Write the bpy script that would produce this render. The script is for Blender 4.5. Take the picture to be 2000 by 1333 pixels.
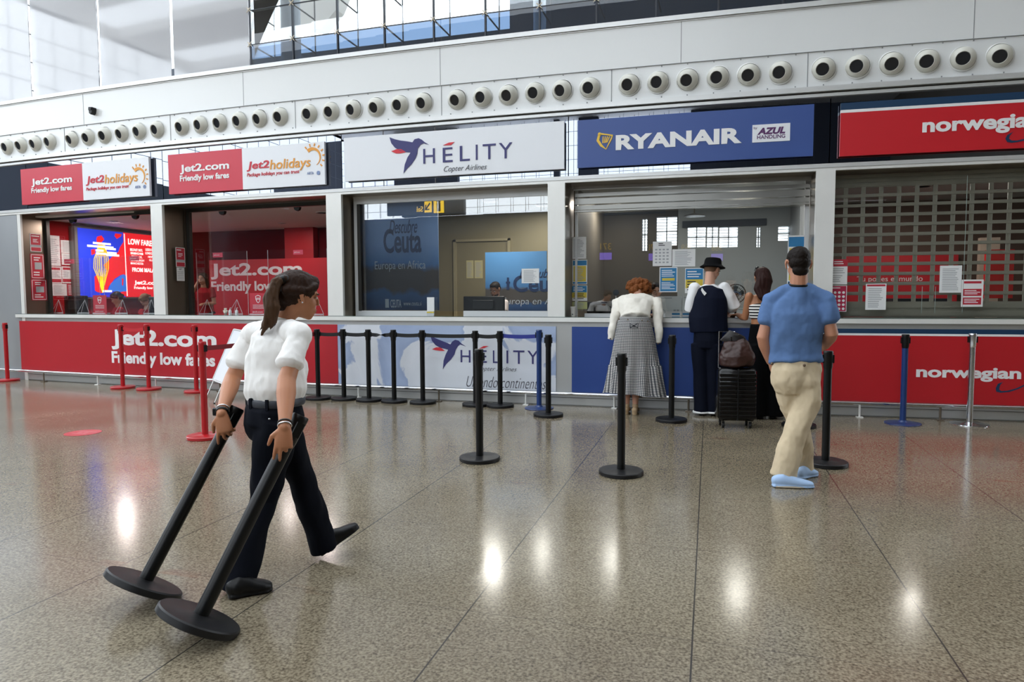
import bpy, math, random
import numpy as np
from mathutils import Vector, Matrix, noise
from mathutils.geometry import tessellate_polygon
random.seed(7)
for _o in list(bpy.data.objects): bpy.data.objects.remove(_o)
SC = bpy.context.scene
COL = SC.collection
PI = math.pi

# ------------------------------------------------------------ camera
FPX, PITCH, ROLL, YAW, CAMZ = 1325.876, 0.06558, -0.00396, -0.28323, 1.4
_f = Vector((math.sin(YAW)*math.cos(PITCH), math.cos(YAW)*math.cos(PITCH), -math.sin(PITCH)))
_r0 = Vector((math.cos(YAW), -math.sin(YAW), 0)); _u0 = _r0.cross(_f)
CR = _r0*math.cos(ROLL)+_u0*math.sin(ROLL); CU = -_r0*math.sin(ROLL)+_u0*math.cos(ROLL); CF = _f
cam = bpy.data.cameras.new('camera'); camo = bpy.data.objects.new('camera', cam); COL.objects.link(camo)
cam.sensor_width = 36; cam.sensor_fit = 'HORIZONTAL'; cam.lens = FPX*36/2000; cam.clip_start = .05; cam.clip_end = 300
camo.matrix_world = Matrix(((CR.x, CU.x, -CF.x, 0), (CR.y, CU.y, -CF.y, 0), (CR.z, CU.z, -CF.z, CAMZ), (0, 0, 0, 1)))
SC.camera = camo
# ------------------------------------------------------------ sky, sun-less daylight, exposure
SC.view_settings.view_transform = 'Standard'; SC.view_settings.look = 'None'
SC.view_settings.exposure = 0.4; SC.view_settings.gamma = 1.0
try: SC.view_settings.use_curve_mapping = False
except Exception: pass
SKY = 3.4
wd = bpy.data.worlds.new('sky'); SC.world = wd; wd.use_nodes = True
bg = wd.node_tree.nodes['Background']; bg.inputs[0].default_value = (.86, .93, 1, 1); bg.inputs[1].default_value = SKY
def area(name, loc, size, power, color=(1, 1, 1), direction=(0, 0, -1), sy=None, spread=None):
    l = bpy.data.lights.new(name, 'AREA'); l.energy = power; l.color = color; l.size = size
    if sy: l.shape = 'RECTANGLE'; l.size_y = sy
    o = bpy.data.objects.new(name, l); COL.objects.link(o); o.location = loc
    o.rotation_euler = Vector(direction).to_track_quat('-Z', 'Y').to_euler()
    if spread: l.spread = spread
    return o

# ------------------------------------------------------------ projection helpers (pixel of the photograph -> point in the hall)
def ray(px, py): return CR*((px-1000)/FPX)+CU*((666.5-py)/FPX)+CF
def at(px, py, Y):
    d = ray(px, py); q = d*(Y/d.y); q.z += CAMZ; return q
def atF(px, py, dist):
    q = ray(px, py)*dist; q.z += CAMZ; return q
def floor_at(px, py, z=0):
    d = ray(px, py); q = d*((z-CAMZ)/d.z); q.z = z; return q
def W(u): return 8.47363+.33517*((u+3)/8)**2          # the shop front bows gently towards the hall
class Fac:
    def __init__(s, d): s.d = d
    def uv(s, px, py):
        dd = ray(px, py); t = 8.5/dd.y
        for _ in range(25): t = (W(dd.x*t)+s.d)/dd.y
        return dd.x*t, dd.z*t+CAMZ
    def w(s, a, b, off=0): return Vector((a, W(a)+s.d-off, b))
class YPl:
    def __init__(s, Y): s.Y = Y
    def uv(s, px, py): q = at(px, py, s.Y); return q.x, q.z
    def w(s, a, b, off=0): return Vector((a, s.Y-off, b))
class XPl:
    def __init__(s, X, sg=1): s.X = X; s.sg = sg
    def uv(s, px, py):
        d = ray(px, py); q = d*(s.X/d.x); return q.y, q.z+CAMZ
    def w(s, a, b, off=0): return Vector((s.X+s.sg*off, a, b))
class FloorS:
    def uv(s, px, py): q = floor_at(px, py); return q.x, q.y
    def w(s, a, b, off=0): return Vector((a, b, off))
def rc(surf, x0, y0, x1, y1):
    xm, ym = (x0+x1)/2, (y0+y1)/2
    a0 = surf.uv(x0, ym)[0]; a1 = surf.uv(x1, ym)[0]; b1 = surf.uv(xm, y0)[1]; b0 = surf.uv(xm, y1)[1]
    return a0, b0, a1, b1

# ------------------------------------------------------------ materials
MATS = {}
def lin(h):
    if isinstance(h, str):
        h = h.lstrip('#'); c = [int(h[i:i+2], 16)/255 for i in (0, 2, 4)]
    else: c = [x/255 for x in h]
    return tuple((x/12.92 if x <= .04045 else ((x+.055)/1.055)**2.4) for x in c)+(1,)
def M(name, col='#808080', rough=.5, metal=0, emit=0, spec=.5, bump=None, var=None, trans=0, coat=0, ior=1.5, sheen=0):
    if name in MATS: return MATS[name]
    m = bpy.data.materials.new(name); m.use_nodes = True; nt = m.node_tree; b = nt.nodes['Principled BSDF']
    c = lin(col); b.inputs['Base Color'].default_value = c; b.inputs['Roughness'].default_value = rough
    b.inputs['Metallic'].default_value = metal; b.inputs['Specular IOR Level'].default_value = spec
    b.inputs['Coat Weight'].default_value = coat; b.inputs['Coat Roughness'].default_value = .05
    if sheen: b.inputs['Sheen Weight'].default_value = sheen
    if emit: b.inputs['Emission Color'].default_value = c; b.inputs['Emission Strength'].default_value = emit
    tc = nt.nodes.new('ShaderNodeTexCoord')
    if var:      # (scale xyz, amount)
        mp = nt.nodes.new('ShaderNodeMapping'); mp.inputs['Scale'].default_value = var[0]
        nz = nt.nodes.new('ShaderNodeTexNoise'); nz.inputs['Scale'].default_value = 1; nz.inputs['Detail'].default_value = 4
        nt.links.new(tc.outputs['Object'], mp.inputs[0]); nt.links.new(mp.outputs[0], nz.inputs[0])
        mx = nt.nodes.new('ShaderNodeMix'); mx.data_type = 'RGBA'
        nt.links.new(nz.outputs[0], mx.inputs[0])
        a = var[1]; mx.inputs[6].default_value = tuple(min(1, x*(1-a)) for x in c[:3])+(1,); mx.inputs[7].default_value = tuple(min(1, x*(1+a)) for x in c[:3])+(1,)
        nt.links.new(mx.outputs[2], b.inputs['Base Color'])
    if bump:     # (scale xyz, strength, distance)
        mp = nt.nodes.new('ShaderNodeMapping'); mp.inputs['Scale'].default_value = bump[0]
        nz = nt.nodes.new('ShaderNodeTexNoise'); nz.inputs['Scale'].default_value = 1; nz.inputs['Detail'].default_value = 3
        bp = nt.nodes.new('ShaderNodeBump'); bp.inputs['Strength'].default_value = bump[1]; bp.inputs['Distance'].default_value = bump[2]
        nt.links.new(tc.outputs['Object'], mp.inputs[0]); nt.links.new(mp.outputs[0], nz.inputs[0])
        nt.links.new(nz.outputs[0], bp.inputs['Height']); nt.links.new(bp.outputs[0], b.inputs['Normal'])
    MATS[name] = m; return m
def glassmat(name, tint=(.95, .97, .97), refl=.08, rough=.0, fres=1.0, gcol=(1, 1, 1), mix_diff=0, dcol=(.8, .8, .8)):
    if name in MATS: return MATS[name]
    m = bpy.data.materials.new(name); m.use_nodes = True; nt = m.node_tree; n = nt.nodes; n.clear()
    out = n.new('ShaderNodeOutputMaterial'); tr = n.new('ShaderNodeBsdfTransparent'); tr.inputs[0].default_value = tint+(1,)
    gl = n.new('ShaderNodeBsdfAnisotropic') if False else n.new('ShaderNodeBsdfGlossy'); gl.inputs['Roughness'].default_value = rough; gl.inputs['Color'].default_value = gcol+(1,)
    fr = n.new('ShaderNodeFresnel'); fr.inputs[0].default_value = 1.5
    ma = n.new('ShaderNodeMath'); ma.operation = 'MULTIPLY_ADD'; ma.inputs[1].default_value = fres; ma.inputs[2].default_value = refl; ma.use_clamp = True
    nt.links.new(fr.outputs[0], ma.inputs[0])
    base = tr
    if mix_diff:
        df = n.new('ShaderNodeBsdfDiffuse'); df.inputs[0].default_value = dcol+(1,)
        tl = n.new('ShaderNodeBsdfTranslucent'); tl.inputs[0].default_value = dcol+(1,)
        a0 = n.new('ShaderNodeMixShader'); a0.inputs[0].default_value = .5; nt.links.new(df.outputs[0], a0.inputs[1]); nt.links.new(tl.outputs[0], a0.inputs[2])
        a = n.new('ShaderNodeMixShader'); a.inputs[0].default_value = mix_diff
        nt.links.new(tr.outputs[0], a.inputs[1]); nt.links.new(a0.outputs[0], a.inputs[2]); base = a
    mx = n.new('ShaderNodeMixShader'); nt.links.new(ma.outputs[0], mx.inputs[0]); nt.links.new(base.outputs[0], mx.inputs[1]); nt.links.new(gl.outputs[0], mx.inputs[2])
    nt.links.new(mx.outputs[0], out.inputs[0]); MATS[name] = m; return m
STEEL = M('brushed_steel', '#eeeeea', .4, .22, var=((3, 3, 1.2), .12), bump=((400, 400, 6), .06, .002))
STEELD = M('dark_steel_with_reflection', '#857a6c', .3, .75, var=((3, 3, 1.2), .15))  # on jambs and soffit its brown stands in for reflection and shade
ALU = M('anodised_aluminium', '#dcdddc', .38, .45)
CHROME = M('chrome', '#d8dade', .12, 1)
BLACK = M('black_plastic', '#08090a', .4, spec=.3)
RED = M('signal_red', '#b3222c', .42)
WHITE = M('white_vinyl', '#eef0f2', .45)
PAPER = M('paper', '#e9eaea', .8)
GREYTX = M('grey_print', '#abaeb2', .8)
DARKTX = M('dark_print', '#2b2e33', .8)
RIM = M('white_panel', '#dfe0de', .3)

# ------------------------------------------------------------ mesh builder
class MB:
    def __init__(s): s.v = []; s.f = []; s.m = []; s.cur = 0
    def add(s, vs, fs):
        n = len(s.v); s.v += [tuple(q) for q in vs]; s.f += [tuple(i+n for i in f) for f in fs]; s.m += [s.cur]*len(fs)
    def box(s, c, h, R=None):
        c = Vector(c); vs = []
        for x in (-1, 1):
            for y in (-1, 1):
                for z in (-1, 1):
                    q = Vector((x*h[0], y*h[1], z*h[2])); vs.append(c+(R@q if R else q))
        s.add(vs, [(0, 1, 3, 2), (4, 6, 7, 5), (0, 4, 5, 1), (2, 3, 7, 6), (0, 2, 6, 4), (1, 5, 7, 3)])
    def bx(s, x0, x1, y0, y1, z0, z1): s.box(((x0+x1)/2, (y0+y1)/2, (z0+z1)/2), (abs(x1-x0)/2, abs(y1-y0)/2, abs(z1-z0)/2))
    def cbox(s, c, h, b, R=None):      # box with chamfered edges
        c = Vector(c); vs = []; idx = {}
        for k in range(3):
            for sx in (-1, 1):
                for sy in (-1, 1):
                    for sz in (-1, 1):
                        q = [sx*(h[0]-b), sy*(h[1]-b), sz*(h[2]-b)]; q[k] = (sx, sy, sz)[k]*h[k]
                        idx[(k, sx, sy, sz)] = len(vs); q = Vector(q); vs.append(c+(R@q if R else q))
        import itertools
        fs = []
        S = (-1, 1)
        for sx in S:
            fs.append([idx[(0, sx, a, d)] for a, d in ((-1, -1), (-1, 1), (1, 1), (1, -1))])
            fs.append([idx[(1, a, sx, d)] for a, d in ((-1, -1), (-1, 1), (1, 1), (1, -1))])
            fs.append([idx[(2, a, d, sx)] for a, d in ((-1, -1), (-1, 1), (1, 1), (1, -1))])
        for a in S:
            for d in S:
                fs.append([idx[(0, a, d, -1)], idx[(0, a, d, 1)], idx[(1, a, d, 1)], idx[(1, a, d, -1)]])
                fs.append([idx[(0, a, -1, d)], idx[(0, a, 1, d)], idx[(2, a, 1, d)], idx[(2, a, -1, d)]])
                fs.append([idx[(1, -1, a, d)], idx[(1, 1, a, d)], idx[(2, 1, a, d)], idx[(2, -1, a, d)]])
        for p in itertools.product(S, S, S): fs.append([idx[(0,)+p], idx[(1,)+p], idx[(2,)+p]])
        s.add(vs, fs)
    def fbox(s, u0, u1, d0, d1, z0, z1, step=.5):     # box that follows the bowed front
        n = max(1, int(abs(u1-u0)/step)); vs = []
        for i in range(n+1):
            u = u0+(u1-u0)*i/n
            for d, z in ((d0, z0), (d1, z0), (d1, z1), (d0, z1)): vs.append((u, W(u)+d, z))
        fs = [(0, 1, 2, 3), tuple(4*n+k for k in (3, 2, 1, 0))]
        for i in range(n):
            for k in range(4): fs.append((4*i+k, 4*i+4+k, 4*i+4+(k+1) % 4, 4*i+(k+1) % 4))
        s.add(vs, fs)
    def plate(s, surf, a0, b0, a1, b1, off, t, step=.5):
        n = max(1, int(abs(a1-a0)/step)); vs = []
        for i in range(n+1):
            a = a0+(a1-a0)*i/n
            for o, b in ((off, b0), (off-t, b0), (off-t, b1), (off, b1)): vs.append(surf.w(a, b, o))
        fs = [(0, 1, 2, 3), tuple(4*n+k for k in (3, 2, 1, 0))]
        for i in range(n):
            for k in range(4): fs.append((4*i+k, 4*i+4+k, 4*i+4+(k+1) % 4, 4*i+(k+1) % 4))
        s.add(vs, fs)
    def rp(s, surf, x0, y0, x1, y1, off, t=.002): s.plate(surf, *rc(surf, x0, y0, x1, y1), off, t)
    def poly(s, surf, pts, off, t=.002, px=True):
        ab = [surf.uv(*p) for p in pts] if px else pts
        n = len(ab); tri = tessellate_polygon([[Vector((a, b, 0)) for a, b in ab]])
        vs = [surf.w(a, b, off) for a, b in ab]+[surf.w(a, b, off-t) for a, b in ab]
        fs = [tuple(q) for q in tri]+[tuple(i+n for i in reversed(q)) for q in tri]+[(i, (i+1) % n, n+(i+1) % n, n+i) for i in range(n)]
        s.add(vs, fs)
    def disc(s, surf, px, py, r, off, t=.002, n=20, ry=None):
        a, b = surf.uv(px, py); s.poly(surf, [(a+r*math.cos(2*PI*i/n), b+(ry or r)*math.sin(2*PI*i/n)) for i in range(n)], off, t, px=False)
    def text(s, surf, st, box, off=.004, t=.003, bold=0, shear=0, align=None):
        vs, fs = textgeo(st, bold, shear); a0, b0, a1, b1 = box
        s.add([surf.w(a0+(a1-a0)*x, b0+(b1-b0)*y, off-t*(1-z)) for x, y, z in vs], fs)
    def tx(s, surf, st, x0, y0, x1, y1, **k): s.text(surf, st, rc(surf, x0, y0, x1, y1), **k)
    def stroke(s, surf, pts, w, off, t=.002, px=True):     # ribbon along a path on a surface, widths in metres
        ab = [Vector(surf.uv(*p)) for p in pts] if px else [Vector(p) for p in pts]
        n = len(ab); L = []; R_ = []
        for i in range(n):
            d = (ab[min(i+1, n-1)]-ab[max(i-1, 0)]).normalized(); nn = Vector((-d.y, d.x))
            ww = w[i] if isinstance(w, (list, tuple)) else w
            L.append(ab[i]+nn*ww/2); R_.append(ab[i]-nn*ww/2)
        for i in range(n-1):
            q = [L[i], L[i+1], R_[i+1], R_[i]]
            vs = [surf.w(p.x, p.y, off) for p in q]+[surf.w(p.x, p.y, off-t) for p in q]
            s.add(vs, [(0, 1, 2, 3), (7, 6, 5, 4), (0, 4, 5, 1), (1, 5, 6, 2), (2, 6, 7, 3), (3, 7, 4, 0)])
    def tube(s, P, R_, side=(1, 0, 0), n=14, cap=True, closed=False):
        """R_: radius or (a,b) per station; a lies along the side vector"""
        P = [Vector(q) for q in P]; k = len(P)
        if not isinstance(R_, (list, tuple)) or (len(R_) == 2 and k != 2 and not isinstance(R_[0], (list, tuple))): R_ = [R_]*k
        R_ = [r if isinstance(r, (list, tuple)) else (r, r) for r in R_]
        sides = side if isinstance(side, list) else [side]*k
        rings = []
        for i in range(k):
            T = (P[(i+1) % k]-P[(i-1) % k]) if closed else (P[min(i+1, k-1)]-P[max(i-1, 0)])
            T = T.normalized(); A = Vector(sides[i]); A = A-T*A.dot(T)
            if A.length < 1e-3: A = T.orthogonal()
            A.normalize(); B = T.cross(A); rings.append((P[i], A, B, R_[i], T))
        vs = []; 
        def ring(c, A, B, r, sc=1): return [c+A*(r[0]*sc*math.cos(2*PI*j/n))+B*(r[1]*sc*math.sin(2*PI*j/n)) for j in range(n)]
        st = []
        if cap and not closed:
            c, A, B, r, T = rings[0]; m = min(r)*(cap if not isinstance(cap, bool) else 1)
            for a in (75, 50, 25): st.append(ring(c-T*m*math.sin(math.radians(a)), A, B, r, math.cos(math.radians(a))))
        for c, A, B, r, T in rings: st.append(ring(c, A, B, r))
        if cap and not closed:
            c, A, B, r, T = rings[-1]; m = min(r)*(cap if not isinstance(cap, bool) else 1)
            for a in (25, 50, 75): st.append(ring(c+T*m*math.sin(math.radians(a)), A, B, r, math.cos(math.radians(a))))
        for q in st: vs += q
        K = len(st); fs = []
        for i in range(K if closed else K-1):
            for j in range(n): fs.append((i*n+j, i*n+(j+1) % n, ((i+1) % K)*n+(j+1) % n, ((i+1) % K)*n+j))
        if not closed: fs += [tuple(reversed(range(n))), tuple((K-1)*n+j for j in range(n))]
        s.add(vs, fs)
    def ell(s, c, r, R=None, n=16, m=10):
        c = Vector(c); vs = []
        if not isinstance(r, (list, tuple)): r = (r, r, r)
        for i in range(1, m):
            ph = PI*i/m
            for j in range(n):
                q = Vector((r[0]*math.sin(ph)*math.cos(2*PI*j/n), r[1]*math.sin(ph)*math.sin(2*PI*j/n), r[2]*math.cos(ph))); vs.append(c+(R@q if R else q))
        t = Vector((0, 0, r[2])); vs.append(c+(R@t if R else t)); vs.append(c-(R@t if R else t))
        fs = []
        for i in range(m-2):
            for j in range(n): fs.append((i*n+j, (i+1)*n+j, (i+1)*n+(j+1) % n, i*n+(j+1) % n))
        T = len(vs)-2
        for j in range(n): fs.append((T, j, (j+1) % n)); fs.append((T+1, (m-2)*n+(j+1) % n, (m-2)*n+j))
        s.add(vs, fs)
    def lathe(s, prof, c=(0, 0, 0), n=32, R=None):     # prof [(r,z)], closed at both ends
        c = Vector(c); vs = []
        for r, z in prof:
            for j in range(n):
                q = Vector((r*math.cos(2*PI*j/n), r*math.sin(2*PI*j/n), z)); vs.append(c+(R@q if R else q))
        K = len(prof); fs = []
        for i in range(K-1):
            for j in range(n): fs.append((i*n+j, i*n+(j+1) % n, (i+1)*n+(j+1) % n, (i+1)*n+j))
        fs += [tuple(reversed(range(n))), tuple((K-1)*n+j for j in range(n))]
        s.add(vs, fs)
_T = {}
def textgeo(st, bold=0, shear=0):
    k = (st, bold, shear)
    if k in _T: return _T[k]
    cu = bpy.data.curves.new('t', 'FONT'); cu.body = st; cu.offset = bold; cu.shear = shear; cu.extrude = .5; cu.resolution_u = 4
    o = bpy.data.objects.new('t', cu); COL.objects.link(o); dg = bpy.context.evaluated_depsgraph_get()
    me = bpy.data.meshes.new_from_object(o.evaluated_get(dg))
    v = np.array([tuple(q.co) for q in me.vertices]); f = [tuple(q.vertices) for q in me.polygons]
    bpy.data.objects.remove(o); bpy.data.meshes.remove(me)
    mn = v.min(0); mx = v.max(0); v = (v-mn)/(mx-mn); _T[k] = (v.tolist(), f); return _T[k]

def wloc(o):
    q = Vector((0, 0, 0))
    while o is not None: q = q+o.location; o = o.parent
    return q
def mesh(name, mb, mats, smooth=False):
    me = bpy.data.meshes.new(name); me.from_pydata(mb.v, [], mb.f)
    if not isinstance(mats, (list, tuple)): mats = [mats]
    for m in mats: me.materials.append(m)
    if len(mats) > 1: me.polygons.foreach_set('material_index', mb.m)
    if smooth: me.polygons.foreach_set('use_smooth', [True]*len(me.polygons))
    me.update(); return me
def fixn(me):
    import bmesh
    b = bmesh.new(); b.from_mesh(me); bmesh.ops.recalc_face_normals(b, faces=b.faces); b.to_mesh(me); b.free()
def auto(me, ang=35):
    me.polygons.foreach_set('use_smooth', [True]*len(me.polygons))
    try: me.set_sharp_from_angle(angle=math.radians(ang))
    except Exception: pass
def part(name, mb, mats, parent=None, smooth=None, label=None, local=False):
    me = mesh(name, mb, mats); fixn(me)
    if smooth: auto(me, smooth if smooth is not True else 60)
    o = bpy.data.objects.new(name, me); COL.objects.link(o)
    if parent is not None:
        o.parent = parent
        if not local: me.transform(Matrix.Translation(-wloc(parent)))
    elif not local:
        c = np.array(mb.v); q = Vector(((c[:, 0].min()+c[:, 0].max())/2, (c[:, 1].min()+c[:, 1].max())/2, c[:, 2].min()))
        me.transform(Matrix.Translation(-q)); o.location = q
    if label: o['label'] = label
    return o
def tag(o, label, cat, group=None, kind=None):
    o['label'] = label; o['category'] = cat
    if group: o['group'] = group
    if kind: o['kind'] = kind
    return o
def struct(name, mb, mats, smooth=None, label=None):
    o = part(name, mb, mats, None, smooth); o['kind'] = 'structure'
    if label: o['label'] = label; 
    return o
def thing(name, label, cat, loc, group=None, rz=0):
    o = bpy.data.objects.new(name, None); COL.objects.link(o); o.location = loc; o.rotation_euler = (0, 0, rz); o.empty_display_size = .1
    return tag(o, label, cat, group)
def dup(o, parent=None):
    c = o.copy(); COL.objects.link(c)
    if parent is not None: c.parent = parent
    for ch in list(o.children): dup(ch, c)
    return c
# organic surfaces: overlap shapes, fuse them to one skin, smooth, crease
def fuse(name, mb, mat, parent, voxel=.008, smooth=4, disp=None, label=None, color=None, clipz=None):
    me = mesh(name, mb, mat); fixn(me)
    o = bpy.data.objects.new('tmp', me); COL.objects.link(o)
    r = o.modifiers.new('r', 'REMESH'); r.mode = 'VOXEL'; r.voxel_size = voxel; r.adaptivity = 0
    if smooth: q = o.modifiers.new('s', 'SMOOTH'); q.factor = .5; q.iterations = smooth
    dg = bpy.context.evaluated_depsgraph_get(); m2 = bpy.data.meshes.new_from_object(o.evaluated_get(dg))
    bpy.data.objects.remove(o)
    if disp:
        n = len(m2.vertices); co = np.empty(n*3); m2.vertices.foreach_get('co', co); co = co.reshape(-1, 3)
        no = np.empty(n*3); m2.vertex_normals.foreach_get('vector', no); no = no.reshape(-1, 3)
        for (amp, sx, sy, sz, seed) in disp:
            h = np.array([noise.noise(Vector((x*sx+seed, y*sy, z*sz))) for x, y, z in co]); co = co+no*(h*amp)[:, None]
        m2.vertices.foreach_set('co', co.ravel())
    m2.name = name; m2.materials.clear(); m2.materials.append(mat) if not isinstance(mat, list) else [m2.materials.append(q) for q in mat]
    m2.polygons.foreach_set('use_smooth', [True]*len(m2.polygons)); m2.update()
    ob = bpy.data.objects.new(name, m2); COL.objects.link(ob); ob.parent = parent
    m2.transform(Matrix.Translation(-wloc(parent)))
    if label: ob['label'] = label
    return ob

# ============================================================ THE HALL SHELL
def floor_mat():
    m = bpy.data.materials.new('polished_terrazzo'); m.use_nodes = True; nt = m.node_tree; n = nt.nodes; L = nt.links
    b = n['Principled BSDF']; tc = n.new('ShaderNodeTexCoord'); P = tc.outputs['Object']
    def noi(sc, det, rough=.5):
        q = n.new('ShaderNodeTexNoise'); q.inputs['Scale'].default_value = sc; q.inputs['Detail'].default_value = det; q.inputs['Roughness'].default_value = rough; L.new(P, q.inputs[0]); return q
    def ramp(src, st):
        q = n.new('ShaderNodeValToRGB'); e = q.color_ramp.elements
        while len(e) < len(st): e.new(.5)
        for i, (p, c) in enumerate(st): e[i].position = p; e[i].color = lin(c)
        L.new(src, q.inputs[0]); return q
    g = noi(85, 3, .6); r1 = ramp(g.outputs[0], [(.28, '#463f34'), (.42, '#6f6655'), (.55, '#8a806d'), (.74, '#a39984')])
    big = noi(.9, 3); r2 = ramp(big.outputs[0], [(.3, '#e4e0dc'), (.7, '#ffffff')])
    mx = n.new('ShaderNodeMix'); mx.data_type = 'RGBA'; mx.blend_type = 'MULTIPLY'; mx.inputs[0].default_value = 1
    L.new(r1.outputs[0], mx.inputs[6]); L.new(r2.outputs[0], mx.inputs[7])
    sp = n.new('ShaderNodeSeparateXYZ'); L.new(P, sp.inputs[0])
    def ma(op, a, bb, c=None):
        q = n.new('ShaderNodeMath'); q.operation = op
        for i, x in enumerate((a, bb, c)):
            if x is None: continue
            if isinstance(x, (int, float)): q.inputs[i].default_value = x
            else: L.new(x, q.inputs[i])
        return q.outputs[0]
    def joint(o, off, per, w):
        return ma('LESS_THAN', ma('ABSOLUTE', ma('SUBTRACT', ma('FRACT', ma('MULTIPLY_ADD', o, 1/per, -off/per+.5), 0), .5), 0), w/per/2)
    jx = joint(sp.outputs[0], -.81+40*.966, .966, .007); jy = joint(sp.outputs[1], 3.46, 1.03, .0045)
    j = ma('MAXIMUM', jx, ma('MULTIPLY', jy, .6))
    m2 = n.new('ShaderNodeMix'); m2.data_type = 'RGBA'; L.new(j, m2.inputs[0]); L.new(mx.outputs[2], m2.inputs[6]); m2.inputs[7].default_value = lin('#3c3833')
    # brown stains at some joint corners
    st = noi(2.3, 2); rs = ramp(st.outputs[0], [(.62, '#000000'), (.72, '#ffffff')])
    jw = ma('MULTIPLY', joint(sp.outputs[1], 3.46, 1.03, .07), rs.outputs[0])
    m3 = n.new('ShaderNodeMix'); m3.data_type = 'RGBA'; L.new(ma('MULTIPLY', jw, .45), m3.inputs[0]); L.new(m2.outputs[2], m3.inputs[6]); m3.inputs[7].default_value = lin('#7a4a30')
    L.new(m3.outputs[2], b.inputs['Base Color'])
    rr = n.new('ShaderNodeMapRange'); L.new(big.outputs[0], rr.inputs[0]); rr.inputs[3].default_value = .12; rr.inputs[4].default_value = .2
    L.new(rr.outputs[0], b.inputs['Roughness']); b.inputs['Specular IOR Level'].default_value = .46
    bp = n.new('ShaderNodeBump'); bp.inputs['Strength'].default_value = .05; bp.inputs['Distance'].default_value = .002
    wv = noi(3.5, 2); L.new(wv.outputs[0], bp.inputs['Height']); L.new(bp.outputs[0], b.inputs['Normal'])
    return m
mb = MB(); mb.bx(-24, 12, -22, 16.5, -.15, 0); struct('floor', mb, floor_mat(), label='polished speckled stone floor with thin dark joints')
HW = M('hall_white', '#dcdad6', .6)
# roof with skylight slots, left closed at right to cut daylight; side walls
mb = MB()
for i in range(7): y0 = -22+i*4.4; mb.bx(-24, 1.5, y0, y0+2.3, 11.4, 11.8)
mb.bx(-24, -23.6, -22, 9.6, 11.4, 11.8); mb.bx(1.5, 12, -22, 9.6, 11.4, 11.8)
struct('ceiling', mb, HW)
mb = MB(); mb.bx(-24.3, -24, -22, 9.6, 0, 6.2); struct('wall_far_left', mb, M('slate_wall', '#575d66', .7))
mb = MB(); mb.bx(12, 12.3, -22, 9.6, 0, 11.8); struct('wall_far_right', mb, M('dim_wall', '#5d564c', .7))  # unseen wall, coloured dark to dim the right end
# opposite side of the hall: dark check-in wall below, glazed curtain wall above
mb = MB(); mb.bx(-24, 12, -22.4, -22, 0, 4.0); mb.bx(-24, 12, -22.4, -22, 5.1, 6.4)
mb.bx(-24, -2.9, -22.4, -22, 4.0, 5.1); mb.bx(-.9, 12, -22.4, -22, 4.0, 5.1)
struct('wall_back', mb, M('dark_wall', '#3a4048', .6))
mb = MB()
def mirror_x(px, py, Y): return at(px, py, 17.0+abs(Y))
for a, b_, z0, z1 in ((742, 888, 6.4, 11.4), (1100, 1112, 6.4, 11.4), (1166, 1208, 6.4, 11.4), (1415, 2100, 6.4, 11.4), (410, 452, 6.4, 11.4)):
    xa = mirror_x(a, 250, 21.5).x; xb = mirror_x(b_, 250, 21.5).x; mb.bx(max(xa, -24), min(xb, 12), -21.9, -21.5, z0, z1)
struct('wall_back_columns', mb, M('slate', '#30353f', .7)).name = 'trim_9'
mb = MB()
x = -24
while x < 12: mb.bx(x, x+.022, -21.7, -21.68, 6.4, 11.4); mb.bx(x+.28, x+.295, -21.3, -21.28, 6.4, 11.4); x += .92
z = 6.8
while z < 11.4: mb.bx(-24, 12, -21.7, -21.68, z, z+.02); z += .78
x = -23.7
while x < 9: x += 1.0; mb.bx(-23.9, -23.88, x-.5, x-.48, 5.6, 11.4)
for z in (6.4, 7.2, 8, 8.8, 9.6, 10.4): mb.bx(-23.9, -23.88, -22, 9.6, z, z+.02)
struct('window_9', mb, M('rod_dark', '#4a4f58', .4, .5))
# ------------------------------------------------------------ shop front
mb = MB(); WB = M('bulkhead_white', '#e9ebeb', .22, spec=.6)
mb.fbox(-13.5, 5.2, 0, .5, 4.165, 4.66); mb.fbox(-13.5, 5.2, .012, .5, 3.767, 4.165)
j = [-12.71, -9.64, -6.51, -3.43, -.37, 2.70]
struct('wall_bulkhead', mb, WB, label='long white bulkhead panels above the shop fronts').name = 'trim_40'  # bulkhead wall of the front, the nozzles sit in it
mb = MB(); mb.fbox(-13.5, 5.2, -.03, .5, 4.66, 4.715); mb.fbox(-13.5, 5.2, -.012, .1, 4.645, 4.652); struct('trim_1', mb, ALU)
mb = MB()
for u in j:
    mb.fbox(u-.004, u+.004, -.0015, .01, 4.17, 4.645, 9)
for k in range(-1, 7):
    mb.fbox(-8.117+.24+2.228*(k-1)-.004, -8.117+.24+2.228*(k-1)+.004, .008, .02, 3.77, 4.16, 9)
mb.fbox(-13.5, 5.2, -.0015, .01, 4.163, 4.168)
for k in range(60):
    u = -13.2+k*.3
    if u > 5: break
    for z in (3.79, 4.15): mb.fbox(u, u+.012, .004, .02, z-.006, z+.006, 9)
struct('trim_2', mb, M('seam_grey', '#8d9092', .5))
mb = MB(); mb.fbox(-13.5, 5.2, -.035, .1, 3.71, 3.767); struct('trim_3', mb, ALU)
mb = MB(); mb.fbox(-13.5, 5.2, .02, .12, 3.69, 3.71); struct('trim_4', mb, M('groove', '#45423d', .5, .4))
mb = MB(); mb.fbox(-13.5, 5.2, -.01, .1, 3.655, 3.69); mb.fbox(-13.5, 5.2, -.02, .12, 2.855, 2.9); struct('trim_5', mb, ALU)
mb = MB(); mb.fbox(-13.5, 5.2, -.012, .03, 2.822, 2.853); struct('trim_6', mb, STEEL); mb = MB(); mb.fbox(-13.5, 5.2, .03, .45, 2.822, 2.853); struct('trim_7', mb, STEELD)  # soffit shade put into the darker steel, front lip stays pale
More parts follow.
